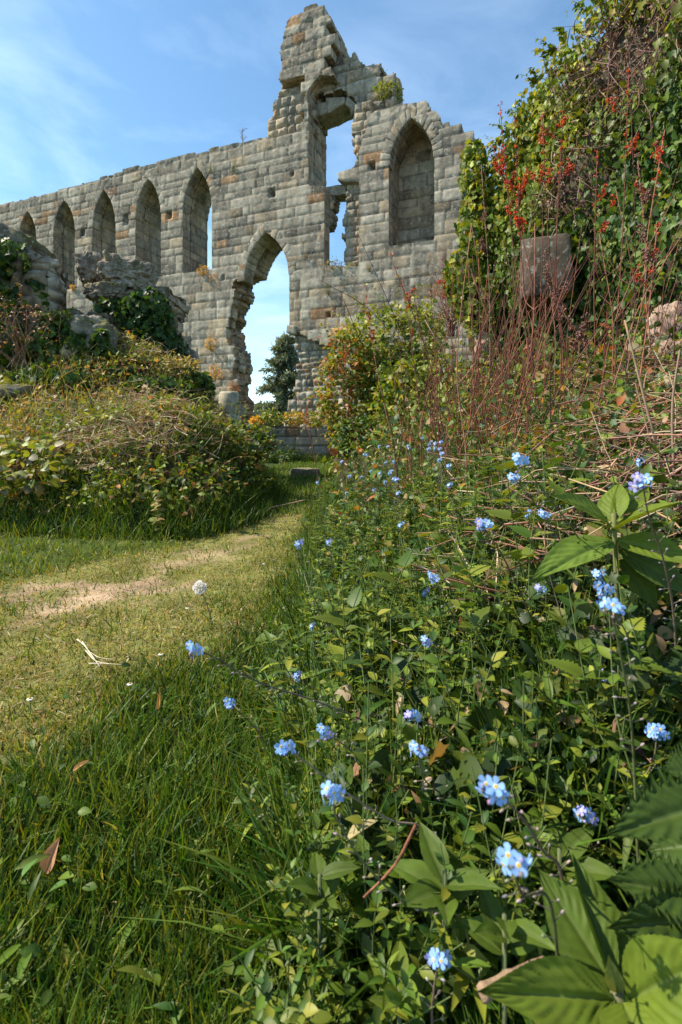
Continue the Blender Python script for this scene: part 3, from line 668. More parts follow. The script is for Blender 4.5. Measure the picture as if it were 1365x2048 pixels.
ivy_thing('ivy', 'pale glossy ivy spilling down the boulder on the left mound', [(W(118, 705, 5.1), (.26, .28, .32)), (W(100, 770, 4.8), (.32, .25, .17)), (W(205, 730, 5.0), (.16, .12, .2)), (W(160, 652, 5.15), (.22, .2, .08)), (W(150, 690, 4.95), (.12, .08, .2)), (W(205, 700, 4.95), (.08, .08, .18))], 4600, .07, GREENS[:2]+DARKG+[(.10, .16, .06)])
ivy_thing('ivy', 'ivy trailing over low stones in front of the ruined pier', [(W(375, 775, 5.4), (.26, .3, .2)), (W(300, 780, 4.8), (.35, .22, .12)), (W(215, 752, 4.85), (.28, .16, .10)), (W(120, 765, 4.6), (.3, .15, .11))], 2800, .068, DARKG+GREENS[:2])
ivy_thing('ivy', 'ivy hanging over the reddish ruined wall stub', [(W(-20, 520, 5.2), (.25, .3, .22)), (W(20, 510, 5.1), (.16, .2, .16)), (W(-40, 600, 5.0), (.3, .3, .25)), (W(60, 600, 5.2), (.16, .1, .22)), (W(10, 690, 5.0), (.3, .2, .2))], 2600, .07, DARKG+GREENS[:2])

# the ivy-clad wall at right
A0 = np.array([1.28, 4.44]); DV = np.array([.65, -1.8]); NV = np.array([-.94, -.34])
def itop(s): return np.interp(s, [-.1, 0, .08, .185, .35, .565, 1.4], [2.3, 2.78, 2.95, 3.08, 3.18, 3.42, 4.3])
def ipuff(s, z): return .13*fbm(s*4.2, z*1.9, seed=61)+.05*fbm(s*11, z*5, seed=62)
def ipos(s, z, off, t=0.):
    p = ipuff(s, z)+off
    return np.stack([A0[0]+s*DV[0]+NV[0]*(p-t), A0[1]+s*DV[1]+NV[1]*(p-t), z+0*s], -1)
ivw = empty('ivy_clad_wall', (1.8, 3.3, 1.0)); tag(ivw, 'high ruined wall on the right bank buried under a thick coat of ivy', 'wall', kind='thing')
ss, zz = np.meshgrid(np.linspace(-.04, 1.5, 60), np.linspace(0, 1, 70)); Zs = .3+(itop(ss)-.12-.3)*zz
g = Geo(); P = ipos(ss, Zs, -.16); n_ = ss.shape
ids = np.arange(P[..., 0].size).reshape(n_); qq = np.stack([ids[:-1, :-1], ids[:-1, 1:], ids[1:, 1:], ids[1:, :-1]], -1).reshape(-1, 4)
g.add(P.reshape(-1, 3), qq.ravel(), np.full(len(qq), 4), np.array([.1, .085, .065]))
Pb = P+np.array([.75, .27, 0]); g.add(Pb.reshape(-1, 3), qq[:, ::-1].ravel(), np.full(len(qq), 4), np.array([.1, .085, .065]))
nA = P[..., 0].size
per = np.concatenate([ids[0, :], ids[1:, -1], ids[-1, ::-1][1:], ids[::-1, 0][1:]])
eq = np.stack([per[:-1], per[:-1]+nA, per[1:]+nA, per[1:]], -1)
g2 = Geo(); g2.add(np.concatenate([P.reshape(-1, 3), Pb.reshape(-1, 3)]), np.concatenate([qq.ravel(), (qq[:, ::-1]+nA).ravel(), eq.ravel()]), np.full(len(qq)*2+len(eq), 4), np.array([.1, .085, .065]))
shift(g2, (1.8, 3.3, 1.0)).obj('masonry', M_ROCK, ivw, True)
iv = empty('ivy', (1.5, 3.6, 1.2)); tag(iv, 'huge mass of green ivy covering the high wall on the right bank', 'ivy', kind='thing')
def bare(s, z):    # the thin, twiggy zone: 1 = bare
    e1 = ((s-.72)/.30)**2+((z-3.0)/.42)**2; e2 = ((s-.50)/.2)**2+((z-2.45)/.5)**2
    return np.maximum(np.exp(-e1*1.1), .9*np.exp(-e2*1.2))+.45*fbm(s*7, z*3.5, seed=63)
K = 44000; s = -.07+1.49*rng.uniform(0, 1, K)**1.25; z = .55+rng.uniform(0, 1, K)**.92*(itop(s)-.5); off = -.10*rng.uniform(0, 1, K)**.6+.05*rng.normal(size=K)
t = np.where(rng.uniform(0, 1, K) < .13, rng.uniform(0, .8, K), 0); z = np.where(t > 0, itop(s)+.04*rng.normal(size=K), z)
e = rng.uniform(0, 1, K) < .08; s = np.where(e, -.06+.02*rng.normal(size=K), s); z = np.where(e, .7+rng.uniform(0, 1.75, K), z); t = np.where(e & (t == 0), rng.uniform(0, .7, K), t)
ok = (bare(s, z)+.22*rng.normal(size=K) < .62) & (fbm(s*9, z*4.5, seed=64)+.3*rng.normal(size=K) > -.3)
blkd = np.hypot((s-.40)*1.9, (z-1.69)); ok &= blkd > .17
s, z, off, t = s[ok], z[ok], off[ok], t[ok]; P = ipos(s, z, off, t); K = len(P)
n3 = np.tile(np.array([NV[0], NV[1], .25]), (K, 1)); n3[t > 0] = np.array([-.2, -.1, 1.])
nn = n3+.5*rng.normal(size=(K, 3)); dd = np.array([-.1, -.1, -.9])+.5*rng.normal(size=(K, 3))
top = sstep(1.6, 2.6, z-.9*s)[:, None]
c = pal(K, DARKG[1:]+GREENS[:3])*(1-top)+pal(K, GREENS[2:3]+YELG)*1.12*top  # sunlight put into the leaf colour: upper ivy lighter and yellower
f_ = rng.uniform(0, 1, K) < .5
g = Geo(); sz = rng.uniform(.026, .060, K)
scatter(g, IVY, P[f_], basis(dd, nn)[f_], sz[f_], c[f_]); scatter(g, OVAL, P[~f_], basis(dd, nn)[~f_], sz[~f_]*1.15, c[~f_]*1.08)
ivy_on(g, [(W(948, 345, 4.5), (.10, .2, .25)), (W(950, 440, 4.45), (.13, .22, .34)), (W(928, 555, 4.4), (.16, .2, .26)), (W(965, 610, 4.3), (.2, .2, .22)), (W(1120, 500, 3.45), (.09, .1, .07)), (W(1130, 590, 3.45), (.08, .1, .1))], 4200, .055, GREENS+YELG)
gs_ = Geo()
for i in range(90):
    s_ = rng.uniform(0, 1, )**1.5*1.3; z_ = 1.0+rng.uniform(.1, 1)*(itop(s_)-1.0); tp = rng.uniform() < .45
    if tp: z_ = itop(s_)
    p_ = ipos(np.array(s_), np.array(z_), .0); d_ = np.array([-.7, -.35, .6 if tp else -.4])+.4*rng.normal(size=3)
    spray(g, gs_, p_, d_, rng.uniform(.08, .2), 8, IVY if i % 2 else OVAL, .045, GREENS+YELG if z_ > 2 else GREENS+DARKG, .6)
shift(gs_, (1.5, 3.6, 1.2)).obj('shoot', M_STEM, iv)['kind'] = 'stuff'
shift(g, (1.5, 3.6, 1.2)).obj('foliage', M_GLOSS, iv)
g = Geo(); K = 900; s = rng.uniform(0, 1.4, K*4); z = 1.0+rng.uniform(0, 1, K*4)*(itop(s)-.9)
ok = bare(s, z) > rng.uniform(.3, .9, K*4); s, z = s[ok][:K], z[ok][:K]
for p in ipos(s, z, rng.uniform(-.06, .07, len(s))):
    d = np.array([.1, -.1, -.55])+.45*rng.normal(size=3); m = p+d*.1+.03*rng.normal(size=3); e = m+d*.12+.06*rng.normal(size=3)
    tube(g, curve([p, m, e], 6), np.linspace(.0035, .0015, len(curve([p, m, e], 6))), pal(1, [(.16, .085, .06), (.22, .13, .10), (.10, .05, .035), (.26, .17, .13)])[0], 4, False)
shift(g, (1.5, 3.6, 1.2)).obj('twig', M_STEM, iv)['kind'] = 'stuff'
g = Geo(); K = 2600; s = rng.uniform(0, 1.4, K*4); z = 1.0+rng.uniform(0, 1, K*4)*(itop(s)-.9)
ok = bare(s, z) > rng.uniform(.35, 1.0, K*4); s, z = s[ok][:K], z[ok][:K]; K = len(s)
scatter(g, OVAL, ipos(s, z, rng.uniform(-.08, .06, K)), basis(np.array([0, -.1, -.8])+.6*rng.normal(size=(K, 3)), np.array([-.9, -.4, .2])+.8*rng.normal(size=(K, 3))), rng.uniform(.012, .035, K), pal(K, [(.16, .08, .05), (.12, .055, .04), (.22, .12, .07), (.2, .1, .08)]))
shift(g, (1.5, 3.6, 1.2)).obj('dead_foliage', M_LEAF, iv)
# ------------------------------------------------------------------ grass and cover (uncountable)
def blades(g, X, Y, h, w, cols, tilt=.4, lift=0., p=None):
    K = len(X); z = tz(X, Y)+lift-.004; B = yawB(K, tilt); P = np.stack([X, Y, z], 1); c = pal(K, cols, .2, p)
    kind = rng.integers(0, len(BLADES), K); h = np.broadcast_to(h, (K,)); w = np.broadcast_to(w, (K,))
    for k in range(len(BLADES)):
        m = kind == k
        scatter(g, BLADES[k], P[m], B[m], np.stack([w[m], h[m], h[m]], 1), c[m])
    return g
def sampY(K, y0, y1, p=1.6):    # nearer = denser
    u = rng.uniform(0, 1, K); a = 1-p
    return (y0**a+u*(y1**a-y0**a))**(1/a)
GR = [(.038, .095, .008), (.06, .125, .010), (.095, .15, .014), (.024, .06, .007), (.15, .18, .022)]
g = Geo()
K = 105000; Y = sampY(K, .3, 3.4, 1.6); X = rng.uniform(-1, 1, K)*(.80*Y+.15)-.30*Y
dr = dryness(X, Y); ok = (X < x_bank(Y)+.2+.1*rng.normal(size=K)) & (poly_sdf(X, Y, MF) < .12) & (rng.uniform(0, 1, K) > .55*sstep(.45, 1., dr+.5*fbm(X*2.6, Y*4.5, seed=31)))
X, Y, dr = X[ok], Y[ok], dr[ok]; K = len(X)
clump = .75+.6*np.clip(fbm(X*4, Y*4, seed=71)+.3, 0, 1.2)
hh = rng.uniform(.035, .085, K)*clump*(1-.68*sstep(.0, .6, dr))*(1-.25*sstep(1.2, 2.5, Y))
drym = rng.uniform(0, 1, K) < dr*.5+.05
lg = (~drym) & (sstep(1.5, 2.1, Y)*sstep(-.25, -.5, X) > rng.uniform(0, 1, K)); dk = (~drym) & ~lg
for m_, cl in ((dk, GR), (lg, [(.12, .18, .014), (.16, .2, .02), (.09, .15, .012), (.2, .22, .035)])): blades(g, X[m_], Y[m_], hh[m_], rng.uniform(.0025, .0055, m_.sum())*(.7+.3*Y[m_]), cl, .5)
blades(g, X[drym], Y[drym], hh[drym]*.9, rng.uniform(.002, .004, drym.sum())*(.7+.3*Y[drym]), [(.36, .3, .13), (.42, .34, .17), (.28, .24, .09), (.22, .22, .06)], .95)
K = 75000; Y = sampY(K, .85, 4.2, 1.5); X = rng.uniform(-1.75, .1, K); dr = dryness(X, Y); bz = fbm(X*2.6, Y*4.5, seed=31); q_ = path_d(X, Y)+1.1*bz
ok = (dr > .1) & (X < x_bank(Y)+.1) & (rng.uniform(0, 1, K) < .16+.84*sstep(-.12, .4, q_)) & (poly_sdf(X, Y, MF) < .05); X, Y, dr = X[ok], Y[ok], dr[ok]; K = len(X)
m = rng.uniform(0, 1, K) < .28+.36*dr; hh = rng.uniform(.012, .034, K)*(1.25-.5*dr)
blades(g, X[m], Y[m], hh[m], rng.uniform(.0016, .003, m.sum())*(.5+.45*Y[m]), [(.42, .34, .15), (.5, .42, .2), (.34, .28, .1), (.28, .2, .1)], 1.1)
blades(g, X[~m], Y[~m], hh[~m], rng.uniform(.0018, .0034, (~m).sum())*(.5+.45*Y[~m]), [(.17, .21, .025), (.12, .18, .016), (.24, .25, .05), (.08, .14, .012)], .7)
K = 9000; Y = sampY(K, .9, 3.6, 1.5); X = rng.uniform(-1.75, .1, K); ok = (dryness(X, Y) > .1) & (fbm(X*6, Y*6, seed=33)+.15*rng.normal(size=K) > .12) & (X < x_bank(Y)+.1) & (poly_sdf(X, Y, MF) < .05); X, Y = X[ok], Y[ok]
blades(g, X, Y, rng.uniform(.025, .06, len(X)), rng.uniform(.002, .0036, len(X))*(.5+.45*Y), [(.10, .16, .014), (.15, .2, .02), (.06, .12, .01)], .5)
# clover and other small flat leaves in the turf
K = 1300; Y = sampY(K, .35, 2.6, 1.3); X = rng.uniform(-1, 1, K)*(.8*Y+.15)-.3*Y
ok = (X < x_bank(Y)+.25) & (fbm(X*2.6, Y*2.6, seed=72) > -.05) & (dryness(X, Y) < .6) & (poly_sdf(X, Y, MF) < .05); X, Y = X[ok], Y[ok]; K = len(X)
P = np.stack([X, Y, tz(X, Y)+rng.uniform(.008, .055, K)], 1)
B = basis(np.concatenate([rng.normal(size=(K, 2)), .25*rng.normal(size=(K, 1))+.1], 1), np.array([0, 0, 1.])+.35*rng.normal(size=(K, 3)))
k = rng.uniform(0, 1, K) < .5
scatter(g, OVAL_N, P[k], B[k], rng.uniform(.010, .022, k.sum()), pal(k.sum(), GREENS+[(.09, .17, .03)])); scatter(g, LANCE, P[~k], B[~k], rng.uniform(.016, .036, (~k).sum()), pal((~k).sum(), GREENS+[(.12, .19, .03)]))
lawn = g.obj('lawn_grass', M_GRASS); tag(lawn, kind='stuff')
# far lawn by the low wall
g = Geo(); K = 9000; Y = rng.uniform(3.3, 10, K); X = rng.uniform(-1.1, .1, K); ok = (X < x_bank(Y)+.15) & (poly_sdf(X, Y, MF) < .05); X, Y = X[ok], Y[ok]
blades(g, X, Y, rng.uniform(.04, .09, len(X)), .009, [(.10, .17, .025), (.13, .2, .03), (.08, .14, .02)], .4)
K = 1500; X = rng.uniform(-1.6, .2, K); Y = 9.95-.25*rng.uniform(0, 1, K)**2; blades(g, X, Y, rng.uniform(.08, .28, K), .012, GR, .3)
tag(g.obj('meadow_grass', M_GRASS), kind='stuff')
# long grass round the foot of the mound and over its face
g = Geo(); K = 26000; X = rng.uniform(-2.6, -.5, K); Y = rng.uniform(2.5, 5.4, K); s = poly_sdf(X, Y, MF)
ok = (s > -.16) & (s < .45) & (rng.uniform(0, 1, K) < np.where(s < .15, 1, .55)); X, Y, s = X[ok], Y[ok], s[ok]
blades(g, X, Y, rng.uniform(.10, .27, len(X))*np.where(s < -.02, .55, 1), rng.uniform(.004, .008, len(X)), GR, .4)
tag(g.obj('long_grass', M_GRASS), kind='stuff')
# cover of the mound: small leaves, yellowing grass, dead stems
g = Geo(); K = 15000; X = rng.uniform(-3.4, -.55, K); Y = rng.uniform(2.8, 6.5, K); s = poly_sdf(X, Y, MF); pat_ = fbm(X*1.8, Y*1.8, seed=81)
ok = s > .05; X, Y, pat_ = X[ok], Y[ok], pat_[ok]; K = len(X)
P = np.stack([X, Y, tz(X, Y)+rng.uniform(.0, .14, K)], 1); B = basis(rdir(K, .2), np.array([-.2, -.6, 1.])+.6*rng.normal(size=(K, 3)))
c = np.where((pat_ > .1)[:, None], pal(K, GREENS[1:3]+YELG), pal(K, GREENS[1:2]+YELG+[(.36, .19, .05), (.36, .27, .1), (.3, .13, .05)]))
k = rng.uniform(0, 1, K); sz = rng.uniform(.022, .055, K)
for T, m in ((OVAL, k < .4), (IVY2, (k >= .4) & (k < .6)), (LANCE, k >= .6)): scatter(g, T, P[m], B[m], sz[m], c[m])
K = 14000; X = rng.uniform(-3.4, -.6, K); Y = rng.uniform(3.0, 6, K); ok = (poly_sdf(X, Y, MF) > .15) & (fbm(X*2.1, Y*2.1, seed=83)+.3*rng.normal(size=K) > .0); X, Y = X[ok], Y[ok]
blades(g, X, Y, rng.uniform(.05, .17, len(X))*(1+.8*np.clip(fbm(X*3, Y*3, seed=84), 0, 1)), rng.uniform(.004, .007, len(X)), [(.3, .26, .07), (.22, .22, .04), (.42, .32, .14), (.14, .18, .025), (.44, .24, .06)], .6)
tag(g.obj('mound_undergrowth', M_LEAF), kind='stuff')
def sticks(g, X, Y, length, r, cols, lift=(.0, .15), flat=.25):
    for x, y in zip(X, Y):
        d = rng.normal(size=3)*np.array([1, .8, flat]); d /= np.linalg.norm(d); L_ = length*rng.uniform(.4, 1.2); p = np.array([x, y, float(tz(x, y))+rng.uniform(*lift)])
        pts = curve([p-d*L_/2, p+.06*L_*rng.normal(size=3), p+d*L_/2+np.array([0, 0, -.06*L_])], 5)
        tube(g, pts, np.linspace(r, r*.5, len(pts))*rng.uniform(.6, 1.3), pal(1, cols)[0], 4, False)
    return g
X = rng.uniform(-3, -.8, 1500); Y = 3.0+2.6*rng.uniform(0, 1, 1500); ok = (poly_sdf(X, Y, MF) > .1) & (fbm(X*2.1, Y*2.1, seed=83)+.25*rng.normal(size=1500) > -.1)
STRAW = [(.42, .3, .18), (.34, .22, .13), (.26, .14, .09), (.46, .36, .24)]
tag(sticks(Geo(), X[ok], Y[ok], .26, .0022, STRAW, (.02, .18), .6).obj('mound_straw', M_STEM), kind='stuff')
g = Geo()
for (px, py, Y_, n, h) in [(60, 800, 4.0, 120, .42), (130, 840, 3.8, 90, .34), (20, 860, 3.5, 140, .36), (215, 800, 4.2, 60, .4), (90, 760, 4.5, 80, .4), (410, 830, 4.5, 70, .26), (340, 790, 4.9, 60, .3)]:
    x_ = (px-CX)/F*Y_; X = x_+.14*rng.normal(size=n); Y = Y_+.14*rng.normal(size=n); blades(g, X, Y, rng.uniform(.5, 1.1, n)*h, rng.uniform(.004, .008, n), [(.15, .18, .03), (.24, .23, .05), (.34, .27, .1), (.09, .14, .015)], .35)
tag(g.obj('grass_tufts', M_GRASS), kind='stuff')
n_ = 900; Y = rng.uniform(.5, 1.5, n_); X = x_bank(Y)+.1+rng.uniform(0, 1, n_)*.72*Y; ok = fbm(X*4, Y*4, seed=97)+.2*rng.normal(size=n_) > .0
tag(sticks(Geo(), X[ok], Y[ok], .085, .0008, [(.5, .38, .24), (.4, .27, .16), (.3, .16, .09), (.56, .46, .32)], (.01, .09), .5).obj('fine_straw', M_STEM), kind='stuff')
g = Geo(); pp = np.array([G(rng.normal(270, 120), rng.normal(905, 38)) for i in range(480)]); ok = pp[:, 0] < -.62; pp = pp[ok]
sticks(g, pp[:, 0], pp[:, 1], .24, .0021, [(.5, .36, .22), (.42, .28, .17), (.34, .17, .1), (.55, .44, .3), (.3, .13, .07)], (.03, .22), .5)
tag(g.obj('straw_tangle', M_STEM), kind='stuff')
# bank cover
g = Geo(); K = 60000; Y = sampY(K, .5, 7.5, 1.25); X = x_bank(Y)+.04+rng.uniform(0, 1, K)*(.1+.78*Y)
d_ = fbm(X*2.3, Y*1.7, seed=91); ok = (rng.uniform(0, 1, K) < .55+.9*d_) & (X < 3.2); X, Y, d_ = X[ok], Y[ok], d_[ok]; K = len(X)
hb = np.where(Y > 2, .30, .16); P = np.stack([X, Y, tz(X, Y)+rng.uniform(.0, 1, K)**1.5*hb], 1)
B = basis(rdir(K, .1), np.array([-.45, -.35, 1.])+.75*rng.normal(size=(K, 3)))
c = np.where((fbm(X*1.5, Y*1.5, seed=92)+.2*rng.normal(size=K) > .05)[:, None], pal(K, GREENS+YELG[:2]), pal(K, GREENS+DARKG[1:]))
c *= (.62+.38*sstep(.7, 1.7, Y))[:, None]; og = (rng.uniform(0, 1, K) < .13) & (Y > 1.4); c[og] = pal(og.sum(), [(.34, .17, .03), (.3, .1, .03), (.3, .24, .05)]); br = rng.uniform(0, 1, K) < .09; c[br] = pal(br.sum(), DRY)  # nearest leaves painted darker, standing in for shade on the close bank
k = rng.uniform(0, 1, K); sz = np.clip(np.exp(rng.normal(math.log(.021), .42, K)), .008, .05)*(.58+.24*Y)
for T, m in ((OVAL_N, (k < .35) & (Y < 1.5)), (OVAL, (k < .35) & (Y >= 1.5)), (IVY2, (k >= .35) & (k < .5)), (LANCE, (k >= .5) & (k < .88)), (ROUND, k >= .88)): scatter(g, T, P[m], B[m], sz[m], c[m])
K = 21000; Y = sampY(K, .5, 6, 1.5); X = x_bank(Y)+rng.uniform(-.06, 1, K)*(.1+.45*Y); blades(g, X, Y, rng.uniform(.05, .2, K), rng.uniform(.003, .006, K), GR, .5)
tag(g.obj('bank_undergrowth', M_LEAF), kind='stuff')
n_ = 1500; Y = sampY(n_, .8, 4.2, 1.05); X = x_bank(Y)+.25*Y+rng.uniform(0, 1, n_)*.6*Y+.05
ok = fbm(X*2, Y*2, seed=95)+.2*rng.normal(size=n_) > -.1
tag(sticks(Geo(), X[ok], Y[ok], .30, .0017, STRAW+[(.3, .15, .1), (.24, .11, .08)], (.0, .16), .3).obj('dead_stalk_litter', M_STEM), kind='stuff')
g = Geo()
for i in range(240):
    Y_ = rng.uniform(.95, 1.75); x_ = (rng.uniform(1010, 1440)-CX)/F*Y_; d = np.array([.9, .25, .32])+np.array([.25, .25, .2])*rng.normal(size=3); d /= np.linalg.norm(d); L_ = rng.uniform(.12, .32); p = np.array([x_, Y_, float(tz(x_, Y_))+rng.uniform(.0, .14)])
    P_ = curve([p-d*L_/2, p+.09*L_*rng.normal(size=3), p+d*L_/2], 6); tube(g, P_, np.linspace(.0022, .0013, len(P_))*rng.uniform(.6, 1.2), pal(1, [(.30, .13, .09), (.36, .18, .12), (.42, .27, .18), (.2, .08, .055)])[0], 4, False)
tag(g.obj('fallen_stalk_litter', M_STEM), kind='stuff')
# bits of straw and dead leaf on the path
g = Geo(); K = 2600; Y = sampY(K, .9, 4, 1.6); X = rng.uniform(-1.5, .1, K); ok = dryness(X, Y) > .25+.3*rng.uniform(0, 1, K); X, Y = X[ok], Y[ok]; K = len(X)
P = np.stack([X, Y, tz(X, Y)+rng.uniform(.002, .012, K)], 1); B = basis(np.concatenate([rng.normal(size=(K, 2)), .1*rng.normal(size=(K, 1))], 1), np.array([0, 0, 1.])+.2*rng.normal(size=(K, 3)))
scatter(g, LONG, P, B, np.stack([rng.uniform(.008, .022, K), rng.uniform(.012, .035, K), np.full(K, .02)], 1), pal(K, [(.45, .36, .2), (.36, .25, .14), (.5, .42, .27), (.3, .17, .08)]))
tag(g.obj('path_litter', M_LEAF), kind='stuff')

# ------------------------------------------------------------------ shrubs
def shrub(name, label, cat, px, py, Y, rx, rz, K, size, cols, T=(OVAL, ROUND), group=None, nst=14, stemc=[(.16, .09, .05)], ry=None, mat=None, stemr=.005, nspr=16):
    c0 = W(px, py, Y); ry = ry or rx; b = np.array([c0[0], c0[1], max(float(tz(c0[0], c0[1])), c0[2]-rz*1.3)])
    o = empty(name, b); tag(o, label, cat, group, kind='thing')
    d = rdir(K); r = rng.uniform(.35, 1.05, K)**.45*(1+.62*fbm(d[:, 0]*2.3+px, d[:, 1]*2.3, d[:, 2]*2.3, seed=int(px)))
    P = c0+d*np.array([rx, ry, rz])*r[:, None]
    ok = (fbm(P[:, 0]*7/(.5+rx), P[:, 2]*7/(.5+rx), P[:, 1]*7/(.5+rx), seed=int(py))+.22*rng.normal(size=K) > -.16) & (P[:, 2] > b[2]-.1); P, d = P[ok], d[ok]; K = len(P)
    B = basis(d*.5+rdir(K)+np.array([0, 0, -.2]), d*.4+np.array([-.25, -.15, .8])+.5*rng.normal(size=(K, 3)))
    cc = pal(K, cols); g = Geo(); k = rng.integers(0, len(T), K); sz = rng.uniform(.6, 1.25, K)*size
    for i, t_ in enumerate(T): scatter(g, t_, P[k == i], B[k == i], sz[k == i], cc[k == i])
    g0, g = g, Geo()
    if nspr:
        for i in range(nspr):
            dd = rdir(1, .4)[0]; dd[1] -= .2; spray(g0, g, c0+dd*np.array([rx, ry, rz])*.75, dd+np.array([0, 0, .35]), max(rx, rz)*rng.uniform(.35, 1.0), 13, T[i % len(T)], size*.9, cols, .5, stemc[0], stemr*.5)
    shift(g0, b).obj('foliage', mat or M_LEAF, o)
    for i in range(nst):
        e = c0+rdir(1, .35)[0]*np.array([rx, ry, rz])*rng.uniform(.7, 1.15); m = (b+e)/2+np.array([0, 0, .25*rz])+.15*rx*rng.normal(size=3)
        pts = curve([b+.12*rx*rng.normal(size=3)*np.array([1, 1, 0]), m, e], 8); tube(g, pts, np.linspace(stemr, stemr*.35, len(pts)), pal(1, stemc)[0], 5, False)
    shift(g, b).obj('stem', M_STEM, o)
    return o
BR = GREENS+YELG
shrub('bramble', 'tall leafy bramble nearest the low wall, tinged orange along its edge', 'shrub', 700, 790, 6.1, .36, .68, 3600, .055, YELG+GREENS[1:3]+[(.38, .2, .03), (.32, .1, .03)], group='shrubs on the right bank', nspr=30)
shrub('bramble', 'bright green bramble arching below the alcove of the abbey wall', 'shrub', 800, 690, 6.4, .66, .50, 4200, .058, GREENS[1:3]+YELG, group='shrubs on the right bank', nspr=34)
shrub('bramble', 'broad bramble behind the bare stalks in the middle of the bank', 'shrub', 850, 800, 4.7, .5, .42, 3000, .055, GREENS[:3]+YELG, group='shrubs on the right bank')
shrub('bramble', 'tangled mid-green bramble filling the bank below the bright arching one', 'shrub', 800, 775, 6.2, .55, .45, 2600, .058, GREENS+YELG[:1], group='shrubs on the right bank')
shrub('bramble', 'low dark bramble where the bank meets the grass by the flat stone', 'shrub', 730, 890, 5.2, .36, .28, 1800, .05, GREENS+DARKG[1:], group='shrubs on the right bank')
shrub('bramble', 'bramble between the pinkish standing stone and the ivy wall', 'shrub', 1000, 640, 4.6, .3, .28, 1300, .055, GREENS+YELG, group='shrubs on the right bank')
shrub('bramble', 'leafy bramble below the jutting stone block', 'shrub', 1040, 790, 3.7, .48, .26, 2300, .055, GREENS+YELG[:1]+DARKG[1:], group='shrubs on the right bank')
shrub('bramble', 'leafy bramble under the pale stones at the foot of the ivy wall', 'shrub', 1260, 790, 2.9, .42, .25, 2000, .052, GREENS+YELG[:1]+DARKG[1:], group='shrubs on the right bank')
shrub('dead_shrub', 'brown twiggy dead shrub between the alcove and the ivy wall', 'shrub', 905, 590, 5.4, .26, .34, 1100, .025, [(.2, .11, .07), (.14, .07, .05), (.3, .17, .07)], (OVAL,), 'shrubs on the right bank', 40, [(.2, .12, .09)])
shrub('ground_elder', 'patch of fresh yellow-green leaves on the crest of the left mound', 'plant', 300, 850, 3.9, .52, .14, 2600, .055, YELG+GREENS[1:3], (OVAL, LANCE), 'plants on the left mound', 20, [(.2, .2, .06)])
shrub('ground_elder', 'patch of leaves trailing over the mound end beside the path', 'plant', 470, 890, 4.2, .32, .2, 1500, .045, YELG[:2]+GREENS+[(.3, .16, .05)], (OVAL, IVY2), 'plants on the left mound', 14, [(.2, .2, .06)])
shrub('bramble', 'dark trailing bramble on the shaded lower face of the mound', 'shrub', 330, 970, 3.1, .42, .16, 1000, .042, GREENS+YELG+[(.3, .15, .05)], (OVAL, SERR), 'plants on the left mound', 14)
shrub('bramble', 'bramble with pale glossy leaves at the outer foot of the mound', 'shrub', 60, 935, 3.2, .42, .17, 1000, .052, GREENS[1:3]+YELG+[(.3, .27, .16)], (OVAL, ROUND), 'plants on the left mound', 12)
shrub('bramble', 'shaded bramble hugging the corner of the mound by the path', 'shrub', 470, 975, 3.9, .24, .16, 700, .042, GREENS+YELG[:1], (OVAL, ROUND), 'plants on the left mound', 10)
shrub('dead_shrub', 'dry tangle of reddish stems against the ruined wall stub', 'shrub', 50, 660, 4.9, .42, .3, 700, .03, [(.2, .09, .05), (.28, .15, .07)], (OVAL,), 'plants on the left mound', 60, [(.26, .13, .08), (.3, .2, .12)])
for px, py, Y_, r_, cl, lb in [(95, 700, 5.0, .2, [(.40, .2, .03), (.3, .24, .04), (.14, .18, .02)], 'orange-tinted weed clump below the ruined wall stub'), (250, 730, 4.9, .17, [(.3, .14, .04), (.2, .22, .03), (.14, .18, .02)], 'rusty weed clump just under the ruined pier'), (365, 735, 5.2, .17, [(.36, .3, .12), (.28, .24, .06)], 'straw-coloured clump trailing off the side of the ruined pier'), (120, 640, 5.0, .15, [(.06, .11, .015), (.12, .17, .02)], 'green clump growing between the boulder and the ruined wall stub')]:
    shrub('weed_clump', lb, 'plant', px, py, Y_, r_, r_*.7, 420, .045, cl, (LANCE, OVAL), 'plants on the left mound', 8, [(.22, .14, .05)], nspr=8)
# plants growing on walls
WC = [(.55, .30, .02), (.5, .25, .02), (.4, .26, .03)]
def wallplant(px, py, r, label, cols=WC, v=-.05, K=260, size=None, rz=None, fr=AW, T=(LANCE,), name='wall_plant'):
    u, z = fr.uz(px, py, v); p = fr.world(u, v, z); a = (p[0]/p[1])*F+CX
    return shrub(name, label, 'plant', a, py, p[1], r, rz or r, K, size or r*.42, cols, T, 'plants on the old walls', 10, [(.2, .14, .05)], nspr=0)
wallplant(407, 540, .17, 'round orange tuft on the sill of the lancet beside the doorway')
wallplant(146, 575, .11, 'small orange tuft on the sill of a lancet above the mound')
wallplant(422, 686, .21, 'orange tuft growing from the rubble left of the doorway', WC+[(.2, .2, .03)])
wallplant(430, 745, .22, 'orange bush on the wall just above the column stump', WC+[(.3, .1, .04)], -.5)
wallplant(468, 775, .17, 'reddish weed behind the column stump', [(.25, .09, .05), (.34, .16, .04)], -.6)
wallplant(773, 190, .42, 'yellow-green bush growing out of the broken wall top', [(.2, .24, .03), (.26, .26, .04), (.15, .2, .03)], .6, 900, .12, .26)
wallplant(764, 150, .16, 'wispy sprig above the bush on the broken wall top', [(.16, .22, .03)], .7, 60, .09, .3)
wallplant(668, 533, .28, 'red-tipped plant at the foot of the tall broken window', [(.22, .08, .06), (.2, .2, .04), (.14, .15, .03)], .1, 420, .08, .2)
wallplant(700, 535, .16, 'pale tuft on the broken window sill', [(.3, .3, .16), (.2, .22, .06)], .1, 160)
